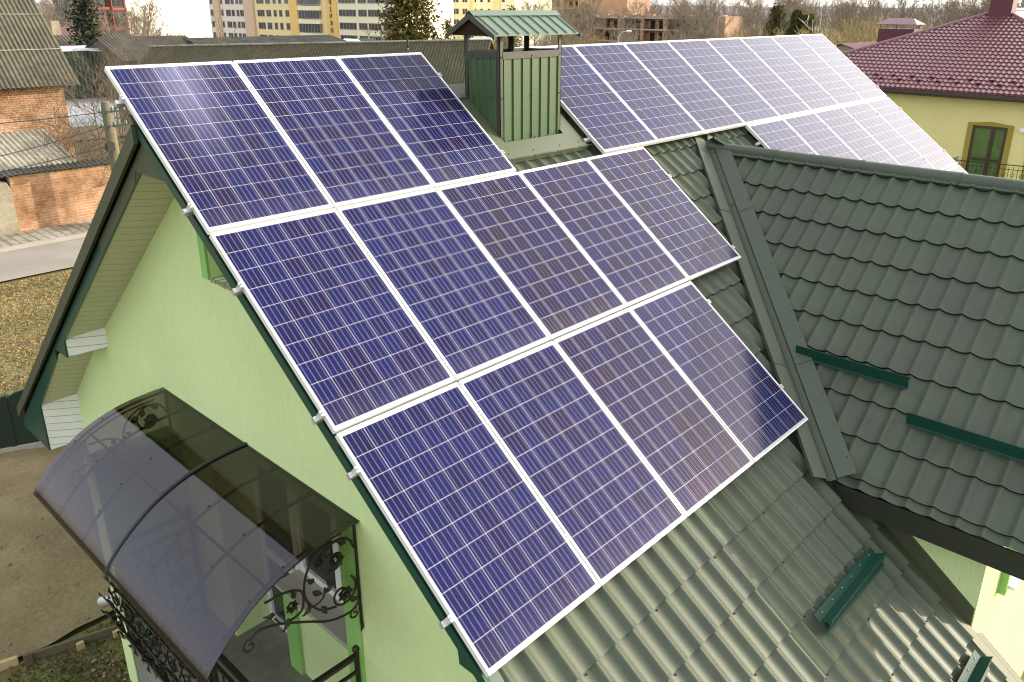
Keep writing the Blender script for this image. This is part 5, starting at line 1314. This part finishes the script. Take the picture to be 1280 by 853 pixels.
leafy('small_conifer', 'bushy conifer top showing above the chimney cap ridge', (77.3, 70, -9.2), 45, 9.8, lambda t: 1.9 * (1 - t) ** .5, 2200, .22, M['goldleaf'], gaps=.1)
for (y, zt, wd, lb) in ((49.4, .5, 2.1, 'widest dense green thuja above the pale panels'), (46.4, -.05, 1.25, 'middle slim green thuja above the pale panels'), (44.7, -.5, 1.2, 'right slim green thuja above the pale panels')):
    leafy('thuja_tree', lb, (110, y, -9.2), int(y * 7), zt + 9.2, lambda t, wd=wd: wd * (1.03 - t) ** .6, 11000, .24, M['thuja'], 'green thujas above the panels')
make_tree('birch_tree', 'white barked bare birch right of the thujas', (100, 38.6, -9.2), 51, 9.6, .13, M['birch'], M['birch'], thin=5, spread=.45, nl=8, nb=3, nt=2, up=.9)

# bare trees of the wood on the right: six kinds, copied
kinds = []
for i in range(7):
    yel = i >= 5
    tr, cr = twig_tree(100 + i, 11 if not yel else 7.5, .20 if not yel else .16, spread=.5 if not yel else .75, nl=13, nb=7, nt=6, thin=5.5, up=.95 if not yel else .6)
    kinds.append((tr.mesh('trunk', M['bark_far']), cr.mesh('crown', M['bark_yel'] if yel else M['bark_far'])))
r = random.Random(77)
def wood_tree(x, y, s, i, lb, grp):
    t = thing('bare_tree', lb, 'tree', (x, y, -9.4), grp); t.scale = (s, s, s); t.rotation_euler = (0, 0, r.uniform(0, 6.28))
    for nm, me in zip(('trunk', 'crown'), kinds[i]):
        o = bpy.data.objects.new(nm, me); col.objects.link(o); o.parent = t
n_ = 0
cw = Vector((-2.4, -6.4, 0))
def polar(deg, dist): a = R(deg); return cw.x + dist * math.sin(a), cw.y + dist * math.cos(a)
for _ in range(62):                                   # rows of grey trees
    x, y = polar(r.uniform(47, 82), r.uniform(165, 215)); wood_tree(x, y, r.uniform(.85, 1.2), r.randrange(5), 'grey leafless tree in the wood behind the roofs', 'grey leafless trees of the wood')
for _ in range(26):
    x, y = polar(r.uniform(58, 80), r.uniform(112, 150)); wood_tree(x, y, r.uniform(.62, .85), r.choice((0, 1, 2, 3)), 'lower grey leafless tree at the near edge of the wood', 'lower grey trees at the edge of the wood')
for _ in range(24):
    x, y = polar(r.uniform(62, 77), r.uniform(85, 112)); wood_tree(x, y, r.uniform(.7, 1.0), 5 + r.randrange(2), 'yellowish twiggy shrub tree before the grey wood', 'yellowish twiggy trees before the wood')
for _ in range(26):
    x, y = polar(r.uniform(44, 58), r.uniform(95, 130)); wood_tree(x, y, r.uniform(.5, .7), r.choice((0, 1, 2, 3, 5)), 'brownish bare tree before the brick buildings', 'brownish bare trees before the brick buildings')
for _ in range(14):
    x, y = polar(r.uniform(16, 24), r.uniform(110, 150)); wood_tree(x, y, r.uniform(.7, 1.0), r.randrange(5), 'bare tree in the distance above the shed roof', 'bare trees above the shed roof')
# the far wood that reads as one mass
mb = MB(); src = [MB() for _ in range(3)]
for k in range(3): tr, cr = twig_tree(300 + k, 12, .25, spread=.5, nl=10, nb=5, nt=4, thin=9, up=.95); src[k].v = tr.v + cr.v; src[k].f = tr.f + [tuple(i + len(tr.v) for i in f) for f in cr.f]; src[k].sm = tr.sm + cr.sm
for _ in range(330):
    x, y = polar(r.uniform(8, 88), r.uniform(235, 400)); s = r.uniform(.8, 1.15); m_ = src[r.randrange(3)]; a = r.uniform(0, 6.28); ca, sa = math.cos(a) * s, math.sin(a) * s
    o_ = len(mb.v); mb.v += [(x + ca*p[0] - sa*p[1], y + sa*p[0] + ca*p[1], -10 + s * p[2]) for p in m_.v]; mb.f += [tuple(i + o_ for i in f) for f in m_.f]; mb.sm += m_.sm
o = bpy.data.objects.new('far_wood', mb.mesh('far_wood', M['bark_far'])); col.objects.link(o); tag(o, 'far leafless wood along the horizon', 'wood', kind='stuff')
mb = MB(); n = 120
vs = []
from mathutils import noise as nz_
for i in range(n + 1):
    x, y = polar(-20 + 140 * i / n, 900); vs += [(x, y, -12), (x * 1.15, y * 1.15, 3.5 + 5 * nz_.noise(Vector((i * .13, 0, 0))) + 2 * nz_.noise(Vector((i * .5, 3, 0))))]
mb.add(vs, [(2*i, 2*i+2, 2*i+3, 2*i+1) for i in range(n)], True); struct('hills', mb, M['hill'])

# street lamps between panels and wood
def street_lamp(x, y, zt, lb, flip=1):
    t = thing('street_lamp', lb, 'street lamp', (x, y, -9.2), 'street lamps before the wood'); m = MB(); m.tube([(x, y, -9.2), (x, y, zt - .5), (x, y - .3 * flip, zt - .1), (x, y - .9 * flip, zt)], [.07, .05, .04, .03], 6); part('pole', m, M['lampmetal'], t)
    m = MB(); m.ball((x, y - 1.1 * flip, zt + .0), .16, .34, .09, 8, 5); part('lamp_head', m, M['bulb'], t)
street_lamp(60, 39.9, -1.5, 'street lamp with white head just above the panels behind the chimney')
street_lamp(100, 53.0, -.4, 'small street lamp beside the orange end wall')
